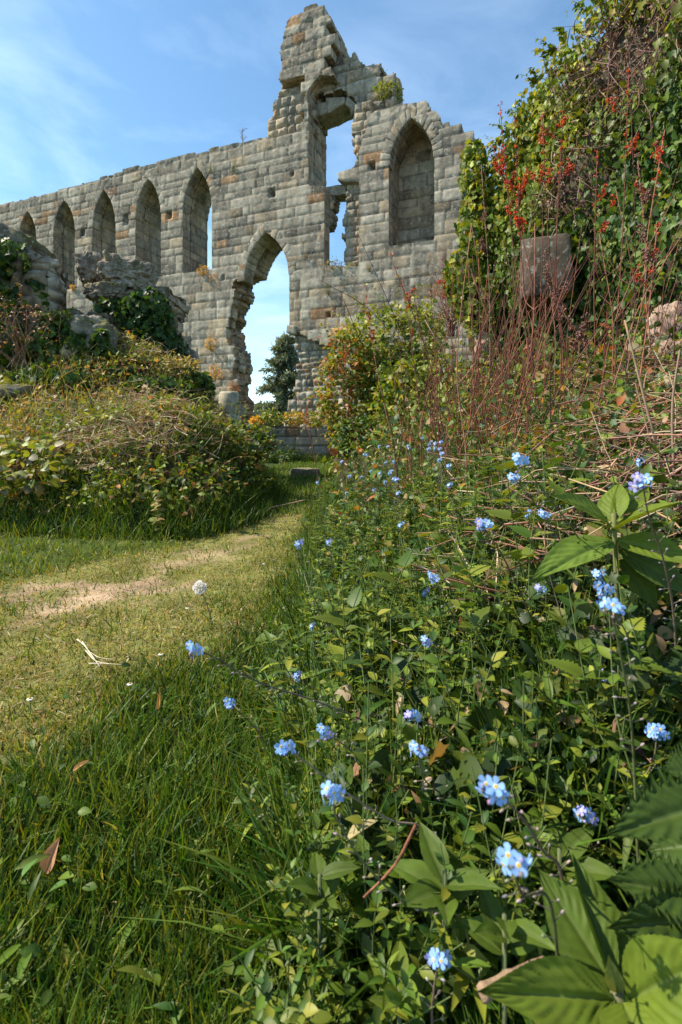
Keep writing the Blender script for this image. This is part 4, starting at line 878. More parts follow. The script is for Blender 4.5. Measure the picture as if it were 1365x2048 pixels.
wallplant(657, 578, .14, 'small dark green tuft on the wall face right of the doorway', [(.06, .1, .03)], -.02, 160)
wallplant(688, 566, .12, 'dark fern tuft below the broken window', [(.05, .08, .03)], -.02, 120)
wallplant(738, 532, .11, 'little olive tuft on the wall face below the alcove', [(.18, .19, .06)], -.02, 90)
wallplant(612, 510, .1, 'tiny olive tuft on the wall face beside the doorway arch', [(.18, .19, .06)], -.02, 70)
wallplant(422, 336, .12, 'olive tuft beside the top of the lancet next to the doorway', [(.2, .22, .1)], -.02, 110)
wallplant(469, 334, .12, 'olive tuft high on the wall above the doorway', [(.2, .22, .1)], -.02, 110)
wallplant(690, 665, .42, 'dry orange plant on the broken ledge right of the doorway', WC+[(.3, .18, .1)], -.3, 420, .09, .22)
for i, (px, py, r, cols, lb) in enumerate([(470, 842, .12, WC, 'orange tuft on the low wall next to the column stump'), (545, 835, .26, GREENS[1:3]+YELG, 'green clump on the low wall below the doorway'), (590, 838, .24, WC+YELG, 'orange and green clump on the middle of the low wall'), (635, 838, .24, YELG+[(.3, .2, .04)], 'yellowish clump on the low wall next to the bramble'), (515, 842, .14, WC, 'small orange clump on the low wall below the ragged door edge'), (665, 830, .26, GREENS+WC, 'leafy clump where the low wall disappears behind the bramble')]):
    shrub('wall_plant', lb, 'plant', px, py, 10.1, r, r*.6, 420, .07, cols, (LANCE, OVAL), 'plants on the old walls', 8, [(.2, .14, .05)], nspr=0)
shrub('dark_weed', 'dark green weeds at the foot of the low wall', 'plant', 566, 915, 9.8, .32, .14, 500, .07, GREENS[:2]+DARKG, (OVAL,), None, 8)
# dry sprig on the wall top
u, z = AW.uz(474, 292); p = AW.world(u, .3, z); o = empty('dead_sprig', p); tag(o, 'thin bare sprig standing alone on top of the abbey wall', 'plant', 'plants on the old walls')
g = Geo(); tube(g, curve([(0, 0, -.1), (.02, 0, .35), (-.02, 0, .68)], 8), .012, (.2, .15, .14), 5)
for k in range(16):
    a = np.array([.0, 0, .3+.4*k/16]); e = a+np.array([rng.normal()*.09, rng.normal()*.05, .12]); tube(g, [a, (a+e)/2, e], .006, (.2, .15, .14), 4)
g.obj('stem', M_STEM, o)

# ------------------------------------------------------------------ trees beyond the doorway
def conifer(name, label, px_c, px_top, py_top, py_bot, Y, hw, seed):
    r = np.random.default_rng(seed); base = W(px_c, py_bot, Y); base[2] = float(tz(base[0], Y)); ztop = CH+(HY-py_top)/F*Y; H = ztop-base[2]
    o = empty(name, base); tag(o, label, 'tree', kind='thing')
    g = Geo(); tube(g, [(0, 0, -.2), (.1, 0, H*.5), (.25, 0, H*.98)], [.35, .22, .03], (.09, .065, .045), 9); g.obj('trunk', M_BARK, o)
    g = Geo(); gt = Geo(); PP, DD = [], []
    for i in range(90):
        t = r.uniform(.08, 1)**.9; L_ = hw*(1.12-t)**.75*r.uniform(.55, 1.15); a = r.uniform(0, 2*pi); d = np.array([cos(a), sin(a), r.uniform(.0, .35)])
        p0 = np.array([.2*t, 0, H*t]); pts = curve([p0, p0+d*L_*.5+np.array([0, 0, .05*L_]), p0+d*L_+np.array([0, 0, -.12*L_])], 8)
        tube(gt, pts, np.linspace(.05, .012, len(pts)), (.08, .06, .045), 4, False)
        K = int(60*L_/hw)+14; s = r.uniform(.15, 1, K); b = np.array([pts[min(len(pts)-1, int(x*(len(pts)-1)))] for x in s])
        PP.append(b+r.normal(size=(K, 3))*np.array([.22, .22, .10])*hw*.22); DD.append(np.tile(d, (K, 1))+.7*r.normal(size=(K, 3))+np.array([0, 0, -.25]))
    P, D = np.concatenate(PP), np.concatenate(DD); K = len(P)
    for T, rep in ((LONG, 3),):
        for q_ in range(rep): scatter(g, T, P+.1*rng.normal(size=(K, 3)), basis(D+.5*rng.normal(size=(K, 3)), rdir(K, .6)), np.stack([rng.uniform(.5, .9, K)*.8, rng.uniform(.25, .5, K), np.full(K, .3)], 1), pal(K, [(.10, .13, .085), (.13, .16, .10), (.16, .19, .12)]))
    g.obj('crown', M_LEAF, o); gt.obj('branch', M_BARK, o)
conifer('conifer_tree', 'dark drooping conifer seen through the broken doorway', 568, 566, 676, 868, 44, 3.2, 3)
for i, (px, py, Y, rx, rz, lb) in enumerate([(528, 846, 60, 3.6, 2.6, 'low rounded tree far off at the foot of the doorway opening'), (600, 850, 62, 3.6, 2.4, 'distant hedge tree behind the conifer trunk')]):
    c0 = W(px, py, Y); o = empty('broadleaf_tree', (c0[0], c0[1], .7)); tag(o, lb, 'tree', kind='thing'); K = 2500
    d = rdir(K); P = d*np.array([rx, rx, rz])*rng.uniform(.5, 1, K)[:, None]**.4*(1+.3*fbm(d[:, 0]*3, d[:, 1]*3, d[:, 2]*3, seed=i))[:, None]+np.array([0, 0, c0[2]-.7])
    scatter(Geo(), OVAL, P, basis(rdir(K), rdir(K, .6)), rng.uniform(.3, .6, K), pal(K, [(.08, .11, .04), (.1, .13, .05)])).obj('crown', M_LEAF, o)
    g = Geo(); tube(g, [(0, 0, -.1), (0, 0, c0[2]-.7)], [.25, .15], (.1, .07, .05), 7); g.obj('trunk', M_BARK, o)
# ------------------------------------------------------------------ countable plants
# dock stalks
STALK = [(.11, .03, .018), (.15, .045, .025), (.075, .026, .018), (.22, .09, .055)]
SEED = [(.55, .07, .02), (.45, .05, .018), (.62, .13, .02), (.35, .05, .03)]
def seedhead(g, pts, K, r, cols, size=.012):
    i = rng.integers(0, len(pts), K); P = pts[i]+rng.normal(size=(K, 3))*r
    scatter(g, ELL_LO, P, basis(rdir(K), rdir(K)), np.stack([rng.uniform(.7, 1.2, K)*size]*3, 1), pal(K, cols)); scatter(g, OVAL, P, basis(rdir(K), rdir(K)), rng.uniform(.8, 1.5, K)*size, pal(K, cols))
def stalk(top, base, label, group, r=.0036, head=None, side=0, hc=SEED, c=None, name='dock_stalk'):
    base = np.array(base); o = empty(name, base); tag(o, label, 'stalk', group)
    v = np.array(top)-base; m = base+v*.5+np.array([.03*rng.normal(), .03*rng.normal(), .0])+np.array([-v[0]*.08, -v[1]*.08, .03]); pts = curve([base-np.array([0, 0, .05]), base+v*.2+.012*rng.normal(size=3), m, np.array(top)], 14)
    g = Geo(); cc = pal(1, STALK)[0] if c is None else np.array(c); tube(g, pts, np.linspace(r, r*.45, len(pts)), cc, 5)
    br = []
    for k in range(side):
        t = rng.uniform(.8, .97) if head and head < 30 else rng.uniform(.6, .92); p = pts[int(t*(len(pts)-1))]; d = np.array([rng.normal()*.6, rng.normal()*.6, 1.1]); d /= np.linalg.norm(d); L_ = rng.uniform(.06, .13); q = curve([p, p+d*L_*.5+.01*rng.normal(size=3), p+d*L_+np.array([0, 0, .02])], 6)
        tube(g, q, np.linspace(r*.6, r*.3, len(q)), cc, 4, False); br.append(q)
    shift(g, base).obj('stem', M_STEM, o)
    if head:
        for q in br+[pts[-3:]]:
            g = Geo(); n = max(3, int(len(q)*.5)); seedhead(g, curve(q[-n:], 9), int(head*1.1), .006, hc, .0095)
            shift(g, base).obj('seed_head', M_LEAF, o)
def bank_base(px, Y): x = (px-CX)/F*Y; return np.array([x, Y, float(tz(x, Y))-.02])
RED = [ # top px, py, depth, base px, base depth, branches, clusters, label
 (1000, 208, 2.7, 1085, 2.5, 5, 26, 'tallest red-seeded dock stalk, standing against the sky beside the ivy wall'),
 (1030, 240, 2.6, 1075, 2.4, 6, 28, 'red-seeded dock stalk with the densest cluster of heads before the ivy'),
 (1128, 205, 2.5, 1120, 2.3, 4, 24, 'dock stalk with rusty heads rising past the jutting stone block'),
 (1258, 145, 2.3, 1230, 2.2, 3, 22, 'dock stalk whose red tip reaches the brown twigs high on the ivy'),
 (1330, 260, 2.2, 1290, 2.1, 3, 22, 'red-tipped dock stalk rising over the pale stones in the ivy'),
 (985, 290, 2.8, 1090, 2.5, 4, 22, 'dock stalk with scattered orange-red heads leaning out from the ivy edge'),
 (780, 510, 2.5, 905, 2.3, 1, 12, 'long dark dock stalk leaning across the abbey wall'),
 (806, 560, 3.6, 850, 3.4, 2, 16, 'short red dock spike before the abbey wall below the alcove'),
 (730, 575, 4.0, 790, 3.8, 3, 14, 'orange-headed dock spike standing in front of the bright bramble'),
 (690, 690, 4.4, 720, 4.2, 2, 18, 'vivid red dock spike in front of the rubble by the doorway'),
 (596, 795, 4.6, 655, 4.4, 2, 16, 'small red dock spike leaning over the low wall'),
 (884, 500, 3.6, 950, 3.3, 3, 14, 'brownish dock spike by the left edge of the ivy'),
 (1085, 235, 2.6, 1140, 2.4, 4, 22, 'dock stalk with dark red heads among the brown twigs'),
 (1195, 300, 2.3, 1190, 2.2, 3, 16, 'dock stalk with small rusty heads against dark ivy'),
 (1315, 450, 2.0, 1280, 1.9, 2, 16, 'dock stalk with purplish heads low against the ivy'),
]
for (tx, ty, tY, bx, bY, sd_, hd, lb) in RED: stalk(W(tx, ty, tY), bank_base(bx, bY), lb, 'red-seeded dock stalks', .0042, hd, sd_)
for i in range(6): pass
for (tx, ty, tY, bx, bY, lb) in [(1105, 590, 1.9, 1165, 1.9, 'stalk with a brown umbel in front of the dark ivy hollow'), (1275, 310, 2.1, 1245, 2.0, 'stalk topped by a large brown dried flower plume'), (963, 330, 3.0, 1000, 2.8, 'dead stalk with pinkish dry tufts beside the ivy edge'), (1090, 500, 2.4, 1110, 2.3, 'dead stalk with small brown umbels before the stone block')]:
    stalk(W(tx, ty, tY), bank_base(bx, bY), lb, 'dead stalks with brown heads', .0035, 40, 4, [(.2, .09, .07), (.26, .14, .11)], (.2, .11, .07), 'dead_stalk')
# bare stalks in the thicket
for i in range(215):
    bx = rng.choice([rng.normal(985, 75), rng.uniform(760, 1330)], p=[.6, .4]); Y = rng.uniform(1.7, 3.3); b = bank_base(bx, Y)
    h = rng.uniform(.3, 1.0)*(1+.15*(bx-760)/560); lean = rng.normal(.14, .22)+.25*(bx-960)/560
    stalk(b+np.array([lean*h, .1*rng.normal(), h]), b, 'bare reddish-brown dock stalk standing in the thicket in front of the ivy bank', 'bare stalks in the thicket', rng.uniform(.0016, .0032), side=(3 if rng.uniform() < .35 else 0))
for (pts, Y, r, c, lb) in [([(1250, 640), (1290, 800), (1330, 960), (1350, 1080)], 1.15, .0045, (.3, .2, .13), 'thick pale stalk slanting down beside the broad leaves'), ([(1360, 700), (1345, 820), (1352, 1000)], 1.1, .004, (.24, .16, .11), 'straight pale stalk at the edge beside the broad leaves'),
                           ([(640, 560), (760, 640), (900, 850), (960, 960)], 2.6, .003, (.12, .06, .04), 'thin dark stalk arching low across the bramble'), ([(850, 640), (975, 850), (1060, 1010)], 2.2, .003, (.3, .2, .15), 'pale curved stalk bending through the thicket')]:
    P = np.array([W(x, y, Y) for x, y in pts]); b = P[-1].copy(); o = empty('dead_stalk', b); tag(o, lb, 'stalk', 'leaning dead stalks'); P = curve(np.vstack([P, b-np.array([-.01, 0, .15])]), 16)
    g = Geo(); tube(g, P, np.linspace(r*.5, r, len(P)), c, 5); shift(g, b).obj('stem', M_STEM, o)
def stickthing(name, label, cat, pts, r, c, group=None, mat=None, n=12, taper=.6):
    P = curve(np.array(pts), n); b = P[len(P)//2].copy(); g = Geo(); tube(g, P-b, np.linspace(r, r*taper, len(P))*rng.uniform(.86, 1.14, len(P)), np.array(c)*rng.uniform(.75, 1.2, (len(P), 1)), 10)
    o = g.obj(name, mat or M_BARK); o.location = b; tag(o, label, cat, group); return o
def gpt(px, py, lift=.01):
    p = G(px, py); return p+np.array([0, 0, lift])
def lift(px, py, Y): return W(px, py, Y)
stickthing('twig', 'thin pale twig lying across the shaded path corner', 'twig', [gpt(528, 1030, .04), gpt(565, 1025, .05), gpt(612, 1022, .08)], .006, (.34, .22, .14))
stickthing('twig', 'reddish bare twig standing among forget-me-nots near the grass edge', 'twig', [W(853, 1215, .85), W(857, 1310, .85), W(855, 1440, .83), W(852, 1560, .8)], .0028, (.26, .085, .05))
stickthing('twig', 'reddish twig propped below the purple-blue flower cluster', 'twig', [W(832, 1650, .42), W(790, 1730, .42), W(728, 1795, .42)], .0014, (.22, .09, .05))
stickthing('dead_stick', 'thick splintered dead stick lying under the big leaves', 'twig', [W(960, 1990, .34), W(1020, 1958, .345), W(1092, 1925, .35)], .0052, (.27, .18, .11), taper=.8)
stickthing('dead_stick', 'long pale dead stick slanting through the litter under the flowers', 'twig', [W(985, 1480, .7), W(1080, 1380, .72), W(1180, 1255, .75)], .0035, (.38, .28, .18))
stickthing('dead_stick', 'pale stick crossing the litter beside the small blue flowers', 'twig', [W(1075, 1400, .8), W(1130, 1310, .8), W(1170, 1180, .82)], .003, (.4, .3, .2))

# small leafy weeds on the bank
def weed_proto(kind):
    gs, gl = Geo(), Geo(); cols = GREENS+YELG[:1]
    if kind == 'roundleaf':
        for k in range(9):
            a = rng.uniform(0, 2*pi); L_ = rng.uniform(.02, .07); h = rng.uniform(.02, .10); e = np.array([cos(a)*L_, sin(a)*L_, h]); p = curve([(0, 0, 0), e*np.array([.4, .4, .8]), e], 5); tube(gs, p, .0009, (.12, .16, .05), 4, False)
            scatter(gl, ROUND, e[None], basis(np.array([[cos(a), sin(a), .1]]), np.array([[0, -.1, 1.]])+.3*rng.normal(size=(1, 3))), np.array([rng.uniform(.02, .038)]), pal(1, GREENS[:3]))
        return gs, gl
    h, nn, per, T, L_ = {'cleavers': (.27, 10, 6, LANCE, .034), 'marjoram': (.30, 9, 2, OVAL, .038), 'nettle': (.36, 7, 2, SERR, .07), 'lanceleaf': (.2, 8, 3, LANCE, .055)}[kind]
    ns = 3 if kind != 'nettle' else 1
    for q_ in range(ns):
        hh = h*rng.uniform(.65, 1.1); e = np.array([.06*rng.normal(), .06*rng.normal(), hh]); p = curve([(.01*rng.normal(), .01*rng.normal(), -.02), e*.5+.012*rng.normal(size=3), e], 10); tube(gs, p, np.linspace(.0016, .0008, len(p)), (.1, .14, .04), 4, False)
        for k in range(nn):
            t = (k+.6)/nn; b = p[int(t*(len(p)-1))]; a0 = k*1.3+rng.uniform(0, .4)
            a = a0+np.arange(per)/per*2*pi; d = np.stack([np.cos(a), np.sin(a), .25+.5*t+.2*rng.normal(size=per)], 1); s = L_*(1.12-.75*t**2)*rng.uniform(.75, 1.2, per)
            up = np.array([0, 0, 1.])-.3*d+.2*rng.normal(size=(per, 3))
            scatter(gl, T, np.tile(b, (per, 1)), basis(d, up), s, pal(per, cols)*(.8+.25*t))
    return gs, gl
PROTO = {}
for kind in ('cleavers', 'marjoram', 'nettle', 'lanceleaf', 'roundleaf'):
    PROTO[kind] = []
    for q_ in range(4):
        gs, gl = weed_proto(kind); PROTO[kind].append((gs.mesh('stem', M_STEM), gl.mesh('leaves', M_LEAF)))
def weed(kind, p, sc, label, group):
    ms, ml = random.choice(PROTO[kind]); o = empty(kind, p); o.rotation_euler = (rng.normal()*.12, rng.normal()*.12, rng.uniform(0, 6.28)); o.scale = (sc,)*3; tag(o, label, 'weed', group)
    link('stem', ms, o); link('foliage', ml, o)
ZL = {'cleavers': 'whorled bright green weed growing in the dense patch between the grass and the stalks', 'marjoram': 'oval-leaved green weed growing under the forget-me-nots on the bank', 'nettle': 'small nettle with toothed leaves growing among the weeds of the bank', 'lanceleaf': 'narrow-leaved weed growing on the bank among forget-me-nots', 'roundleaf': 'low round-leaved weed at the edge of the grass and the bank'}
N_W = {'cleavers': 110, 'marjoram': 85, 'nettle': 30, 'lanceleaf': 60, 'roundleaf': 60}
for kind, n in N_W.items():
    k = 0
    while k < n:
        if kind == 'cleavers': px, py = rng.uniform(620, 1050), rng.uniform(960, 1330)
        elif kind == 'marjoram': px, py = rng.uniform(620, 1365), rng.uniform(1150, 1950)
        elif kind == 'nettle': px, py = rng.uniform(680, 1340), rng.uniform(900, 1500)
        elif kind == 'roundleaf': px, py = rng.uniform(560, 1000), rng.uniform(1200, 2040)
        else: px, py = rng.uniform(560, 1300), rng.uniform(1150, 2000)
        p = G(px, py, lift=.10 if kind != 'roundleaf' else .03)
        if p[0] < x_bank(p[1])-.05 or p[1] < .42: 
            if kind != 'roundleaf' or p[1] < .4: continue
        weed(kind, p-np.array([0, 0, .005]), rng.uniform(.65, 1.15)*min(1, .5+.45*p[1]), ZL[kind], kind.replace('leaf', '-leaved')+' weeds on the bank'); k += 1

# ------------------------------------------------------------------ forget-me-nots
def flower_mesh(seed):
    r = np.random.default_rng(seed); g = Geo(); base = np.array([.30, .52, .94])*r.uniform(.9, 1.06) if seed % 6 else np.array([.36, .35, .78])
    for k in range(5):
        a0 = 2*pi*k/5+r.normal()*.05; v = [(0, 0, 0)]; n = 8
        for i in range(n+1):
            s = i/n*2-1; rr = .17+.33*math.sqrt(max(0, 1-abs(s)**2.6)); an = a0+s*.60; v.append((rr*cos(an), rr*sin(an), .10*rr*rr*4*.35+.03*math.sin(3*an+seed)))
        c = np.array([base*.85+.08]+[base*r.uniform(.92, 1.05)]*(n+1)); g.add(v, [q for i in range(n) for q in (0, 1+i, 2+i)], [3]*n, c)
    return g
def eye_geo():
    g = Geo(); n = 10; t = np.arange(n)/n*2*pi
    v = [(0, 0, .035)]+[(.075*cos(a), .075*sin(a), .05) for a in t]+[((.15 if i % 2 else .11)*cos(a), (.15 if i % 2 else .11)*sin(a), .03) for i, a in enumerate(t)]
    c = np.array([[.5, .28, .02]]+[[.85, .55, .04]]*n+[[.85, .85, .8]]*n)
    f = [(0, 1+i, 1+(i+1) % n) for i in range(n)]; q = [(1+i, 1+n+i, 1+n+(i+1) % n, 1+(i+1) % n) for i in range(n)]
    g.add(v, [x for y in f for x in y]+[x for y in q for x in y], [3]*n+[4]*n, c); return g
FG = [flower_mesh(i) for i in range(6)]; EG = eye_geo(); FM_ = [f.mesh('petals', M_PETAL) for f in FG]; EM_ = EG.mesh('eye', M_PETAL)
from mathutils import Matrix
CAL = [(.22, .18, .18), (.24, .19, .15), (.17, .17, .09), (.28, .22, .23)]
def fmn(px, py, size, label, way=None, yend=None, group='forget-me-nots'):
    Y = min(2.6, .0205/size*1000); size = size*1.12; H = W(px, py, Y); o = empty('forget_me_not', H); tag(o, label, 'flower', group)
    if way:
        ye = yend or Y*1.15; P = [H]+[W(x, y, Y+(ye-Y)*(i+1)/len(way)) for i, (x, y) in enumerate(way)]
        e = P[-1]; gz_ = float(tz(e[0], e[1])); 
        if e[2] > gz_+.03: P.append(np.array([e[0]+.012, e[1]+.01, gz_-.01]))
    else:
        hgt = max(.05, H[2]-float(tz(H[0], H[1]))); b = H+np.array([rng.uniform(-.05, .25)*hgt, rng.uniform(0, .2)*hgt, 0]); b[2] = float(tz(b[0], b[1]))-.01
        P = [H, H*.72+b*.28+np.array([0, 0, .05*hgt]), H*.35+b*.65+.05*hgt*rng.normal(size=3)*np.array([1, 1, 0]), b]
    C = curve(P, 26); L_ = np.concatenate([[0], np.cumsum(np.linalg.norm(np.diff(C, axis=0), axis=1))])
    g = Geo(); tube(g, C-H, np.linspace(.0006, .0013, len(C)), pal(1, [(.13, .11, .06), (.11, .12, .05), (.16, .11, .08)])[0], 5, False)
    g.obj('stem', M_STEM, o)
    # calyxes along the upper stem
    n = int(np.clip(L_[-1]*.6/.009, 5, 34)); g = Geo(); s = np.linspace(.006, min(L_[-1]*.72, .3), n)*rng.uniform(.95, 1.05, n)
    pos = np.stack([np.interp(s, L_, C[:, i]) for i in range(3)], 1)-H; tan = np.stack([np.interp(s, L_, np.gradient(C[:, i])) for i in range(3)], 1); tan /= np.linalg.norm(tan, axis=1, keepdims=True)
    sidev = np.cross(tan, np.array([.1, .9, .3])); sidev /= np.linalg.norm(sidev, axis=1, keepdims=True); sg = np.where(np.arange(n) % 2, 1, -1)[:, None]
    dirs = sidev*sg*.8-tan*.7+.25*rng.normal(size=(n, 3)); dirs /= np.linalg.norm(dirs, axis=1, keepdims=True); pl = .002+.005*np.minimum(1, s/.05)
    for a, b in zip(pos, pos+dirs*pl[:, None]): tube(g, [a, b], .0004, (.15, .12, .1), 3, False)
    scatter(g, ELL, pos+dirs*pl[:, None], basis(dirs, rdir(n)), np.stack([rng.uniform(.0016, .0024, n), rng.uniform(.0035, .005, n), rng.uniform(.0016, .0024, n)], 1), pal(n, CAL)); g.obj('calyx_spike', M_STEM, o)
    # flowers
    w = size*Y/1000*1.08; nf = int(np.clip(round(size/8.5), 3, 8)); fs = .0104
    tdir = (C[0]-C[3]); tdir /= np.linalg.norm(tdir); merged = Geo()
    for k in range(nf):
        a = k*2.4; rr = (w*.5-fs*.42)*math.sqrt((k+.3)/nf); toC = -H/np.linalg.norm(H); x_ = np.cross(toC, (0, 0, 1)); x_ /= np.linalg.norm(x_); y_ = np.cross(x_, toC)
        p = x_*rr*cos(a)+y_*rr*sin(a)*.85+toC*rng.uniform(-.003, .003)
        nrm = toC*.75+np.array([0, 0, .55])+.5*(x_*cos(a)+y_*sin(a))+.25*rng.normal(size=3); nrm /= np.linalg.norm(nrm)
        t1 = np.cross(nrm, rng.normal(size=3)); t1 /= np.linalg.norm(t1); t2 = np.cross(nrm, t1); M = np.stack([t1, t2, nrm], 1)*fs*rng.uniform(.88, 1.08)
        i = int(rng.integers(0, 6)) if k else int(rng.integers(1, 4))
        if size >= 24:
            f = link('flower', FM_[i], o); mm = Matrix.Identity(4)
            for r_ in range(3):
                for c_ in range(3): mm[r_][c_] = M[r_, c_]
                mm[r_][3] = p[r_]
            f.matrix_basis = mm; link('eye', EM_, f)
        else: merged.join(FG[i], M, p); merged.join(EG, M, p)
    if size < 24: merged.obj('flower_head', M_PETAL, o)
    g = Geo(); nb = 4; P = tdir*.004+rng.normal(size=(nb, 3))*.003+np.array([0, 0, -.003]); scatter(g, ELL, P, basis(rdir(nb, -.5), rdir(nb)), np.full(nb, .0032), pal(nb, [(.34, .22, .36), (.3, .3, .5), (.2, .17, .17)])); g.obj('bud_cluster', M_PETAL, o)
    # stem leaves
    g = Geo(); n = 4; s = np.linspace(.62, .95, n)*L_[-1]; P = np.stack([np.interp(s, L_, C[:, i]) for i in range(3)], 1)-H
    scatter(g, LONG, P, basis(rdir(n, .3), rdir(n, 1.5)), rng.uniform(.03, .055, n)*np.array(1.3), pal(n, GREENS[:3])); g.obj('foliage', M_LEAF, o)
FMN = [
 (1030, 1720, 80, 'largest forget-me-not cluster, above the big ribbed leaves', [(1045, 1790), (1110, 1850)], .32),
 (985, 1580, 70, 'wide forget-me-not cluster leaning over the shaded leaves', [(1040, 1630), (1085, 1700), (1130, 1790)], .36),
 (663, 1583, 56, 'lavender-tinged forget-me-not cluster where grass meets the bank', [(680, 1650), (745, 1745), (830, 1815), (930, 1850)], .42),
 (877, 1920, 56, 'lowest forget-me-not cluster, on its own upright stem', [(868, 1985), (866, 2060)], .38),
 (1172, 1630, 45, 'forget-me-not cluster just left of the shaded toothed leaves', [(1185, 1690), (1200, 1790)], .48),
 (1220, 1212, 56, 'bright double forget-me-not cluster below the pale broad leaves', [(1240, 1300), (1260, 1420), (1270, 1560)], .42),
 (1205, 1180, 40, 'deep blue shaded forget-me-not cluster seen from behind', [(1250, 1260), (1310, 1380), (1350, 1500)], .55),
 (835, 1498, 43, 'forget-me-not cluster with a pink flower at its base', [(850, 1560), (900, 1600), (960, 1660)], .55),
 (648, 1464, 36, 'forget-me-not cluster above the longest drooping stem', [(700, 1500), (760, 1570), (850, 1640)], .6),
 (571, 1493, 46, 'forget-me-not cluster hanging furthest out over the grass in the middle', [(620, 1530), (700, 1590), (780, 1640), (860, 1680)], .5),
 (823, 1433, 36, 'round forget-me-not cluster on a stem bending from the right', [(880, 1460), (960, 1530), (1020, 1610)], .6),
 (768, 1542, 30, 'small forget-me-not cluster above the twiggy seed stems', [(790, 1600), (850, 1690)], .7),
 (690, 1488, 25, 'little forget-me-not cluster next to a larger one on the same arch', [(740, 1530), (810, 1610)], .85),
 (387, 1298, 38, 'forget-me-not cluster at the tip of the longest stem over the grass', [(430, 1315), (520, 1365), (640, 1405), (760, 1460), (880, 1560)], .72),
 (461, 1407, 29, 'forget-me-not cluster alone over the grass, second along from the dandelion', [(510, 1455), (560, 1520), (660, 1580), (720, 1650)], .75),
 (595, 1350, 26, 'small forget-me-not cluster above the long arching stem', [(640, 1400), (700, 1500)], .85),
 (1125, 1547, 36, 'forget-me-not cluster between two larger ones on the dark slope', None, None),
 (1212, 1353, 36, 'pale forget-me-not cluster on a straight stem in the straw', [(1225, 1440), (1215, 1560)], .62),
 (1150, 1428, 30, 'forget-me-not cluster over the tangle of straw', None, None),
 (1315, 1466, 44, 'flattened forget-me-not cluster over the toothed leaves', None, None),
 (855, 1284, 30, 'lilac forget-me-not cluster on the red twig', [(900, 1330), (980, 1440)], .85),
 (867, 1156, 33, 'wide forget-me-not cluster highest on the weedy slope', [(900, 1220), (960, 1320), (1010, 1420)], .8),
 (851, 1184, 22, 'forget-me-not cluster tucked right under a wider one', None, None),
 (853, 1216, 15, 'tiny forget-me-not at the top of the red twig', None, None),
 (855, 1098, 19, 'upper of two small forget-me-nots stacked on one stem', None, None),
 (849, 1120, 16, 'lower of two small forget-me-nots stacked on one stem', None, None),
 (1040, 922, 38, 'top forget-me-not cluster before the red stalks', [(1090, 985), (1160, 1080), (1240, 1220), (1320, 1370)], .7),
 (1028, 955, 31, 'forget-me-not cluster just below the top one', [(1080, 1020), (1150, 1130), (1200, 1250), (1230, 1400)], .85),
 (1285, 965, 47, 'forget-me-not cluster above the pale broad leaves', [(1300, 1040), (1330, 1130), (1350, 1260)], .55),
 (1280, 922, 25, 'small mauve forget-me-not behind the broad-leaved plant', None, None),
 (1055, 1027, 22, 'left one of a forget-me-not pair in front of red litter', None, None),
 (1090, 1030, 30, 'right one of a forget-me-not pair in front of red litter', None, None),
 (965, 1050, 36, 'forget-me-not cluster standing before the foot of the stalks', [(1010, 1120), (1060, 1230), (1100, 1350)], .75),
 (802, 1050, 18, 'small forget-me-not above the whorled weeds', None, None),
 (598, 1085, 26, 'forget-me-not nearest the path, on a stem of dry calyxes', [(608, 1130), (635, 1210), (680, 1290), (700, 1380)], .95),
 (658, 1083, 18, 'small forget-me-not over the grass edge beside the path', [(668, 1150), (690, 1250)], 1.25),
 (625, 1252, 20, 'small forget-me-not on the grass side of the weeds', None, None),
 (682, 1257, 18, 'small forget-me-not among the first weeds beside the grass', None, None),
 (995, 1150, 18, 'small forget-me-not between the weeds and the broad leaves', None, None),
 (1082, 1180, 28, 'forget-me-not cluster below the arched broad leaf', None, None),
 (960, 1197, 16, 'tiny forget-me-not in the middle of the weedy slope', None, None),
 (1200, 1150, 33, 'loose pale forget-me-not cluster above the deep blue one', None, None),
 (978, 1328, 20, 'mauve forget-me-not bud cluster over the straw', None, None),
 (704, 1617, 22, 'mauve forget-me-not beside the lavender-tinged cluster', [(760, 1600), (840, 1560)], .8),
 (835, 1622, 28, 'forget-me-not cluster over dark leaves beneath the pink-based one', None, None),
 (862, 1563, 15, 'single blue forget-me-not flower under the pink-based cluster', None, None),
 (912, 1830, 22, 'forget-me-not opening between the two lowest big clusters', None, None),
 (1040, 1607, 17, 'small blue forget-me-not beside the wide cluster', None, None),
 (1080, 1490, 19, 'small forget-me-not over the dark gap in the straw', None, None),
 (970, 1425, 17, 'small mauve forget-me-not in the leaves under the straw', None, None),
 (1052, 1300, 13, 'tiny forget-me-not on the straw tangle', None, None),
]
for a in FMN: fmn(*a)
for i in range(38):
    if i < 26: px, py = rng.normal(765, 55), rng.normal(948, 32)
    else: px, py = rng.normal(860, 22), rng.normal(895, 14)
    p = G(px, py, lift=.2); Y = p[1]; fmn(px, py, .0205/Y*1000*1.15 if Y < 2.55 else 9, 'tiny pale blue forget-me-not in the far patch at the foot of the bramble', group='far forget-me-nots')

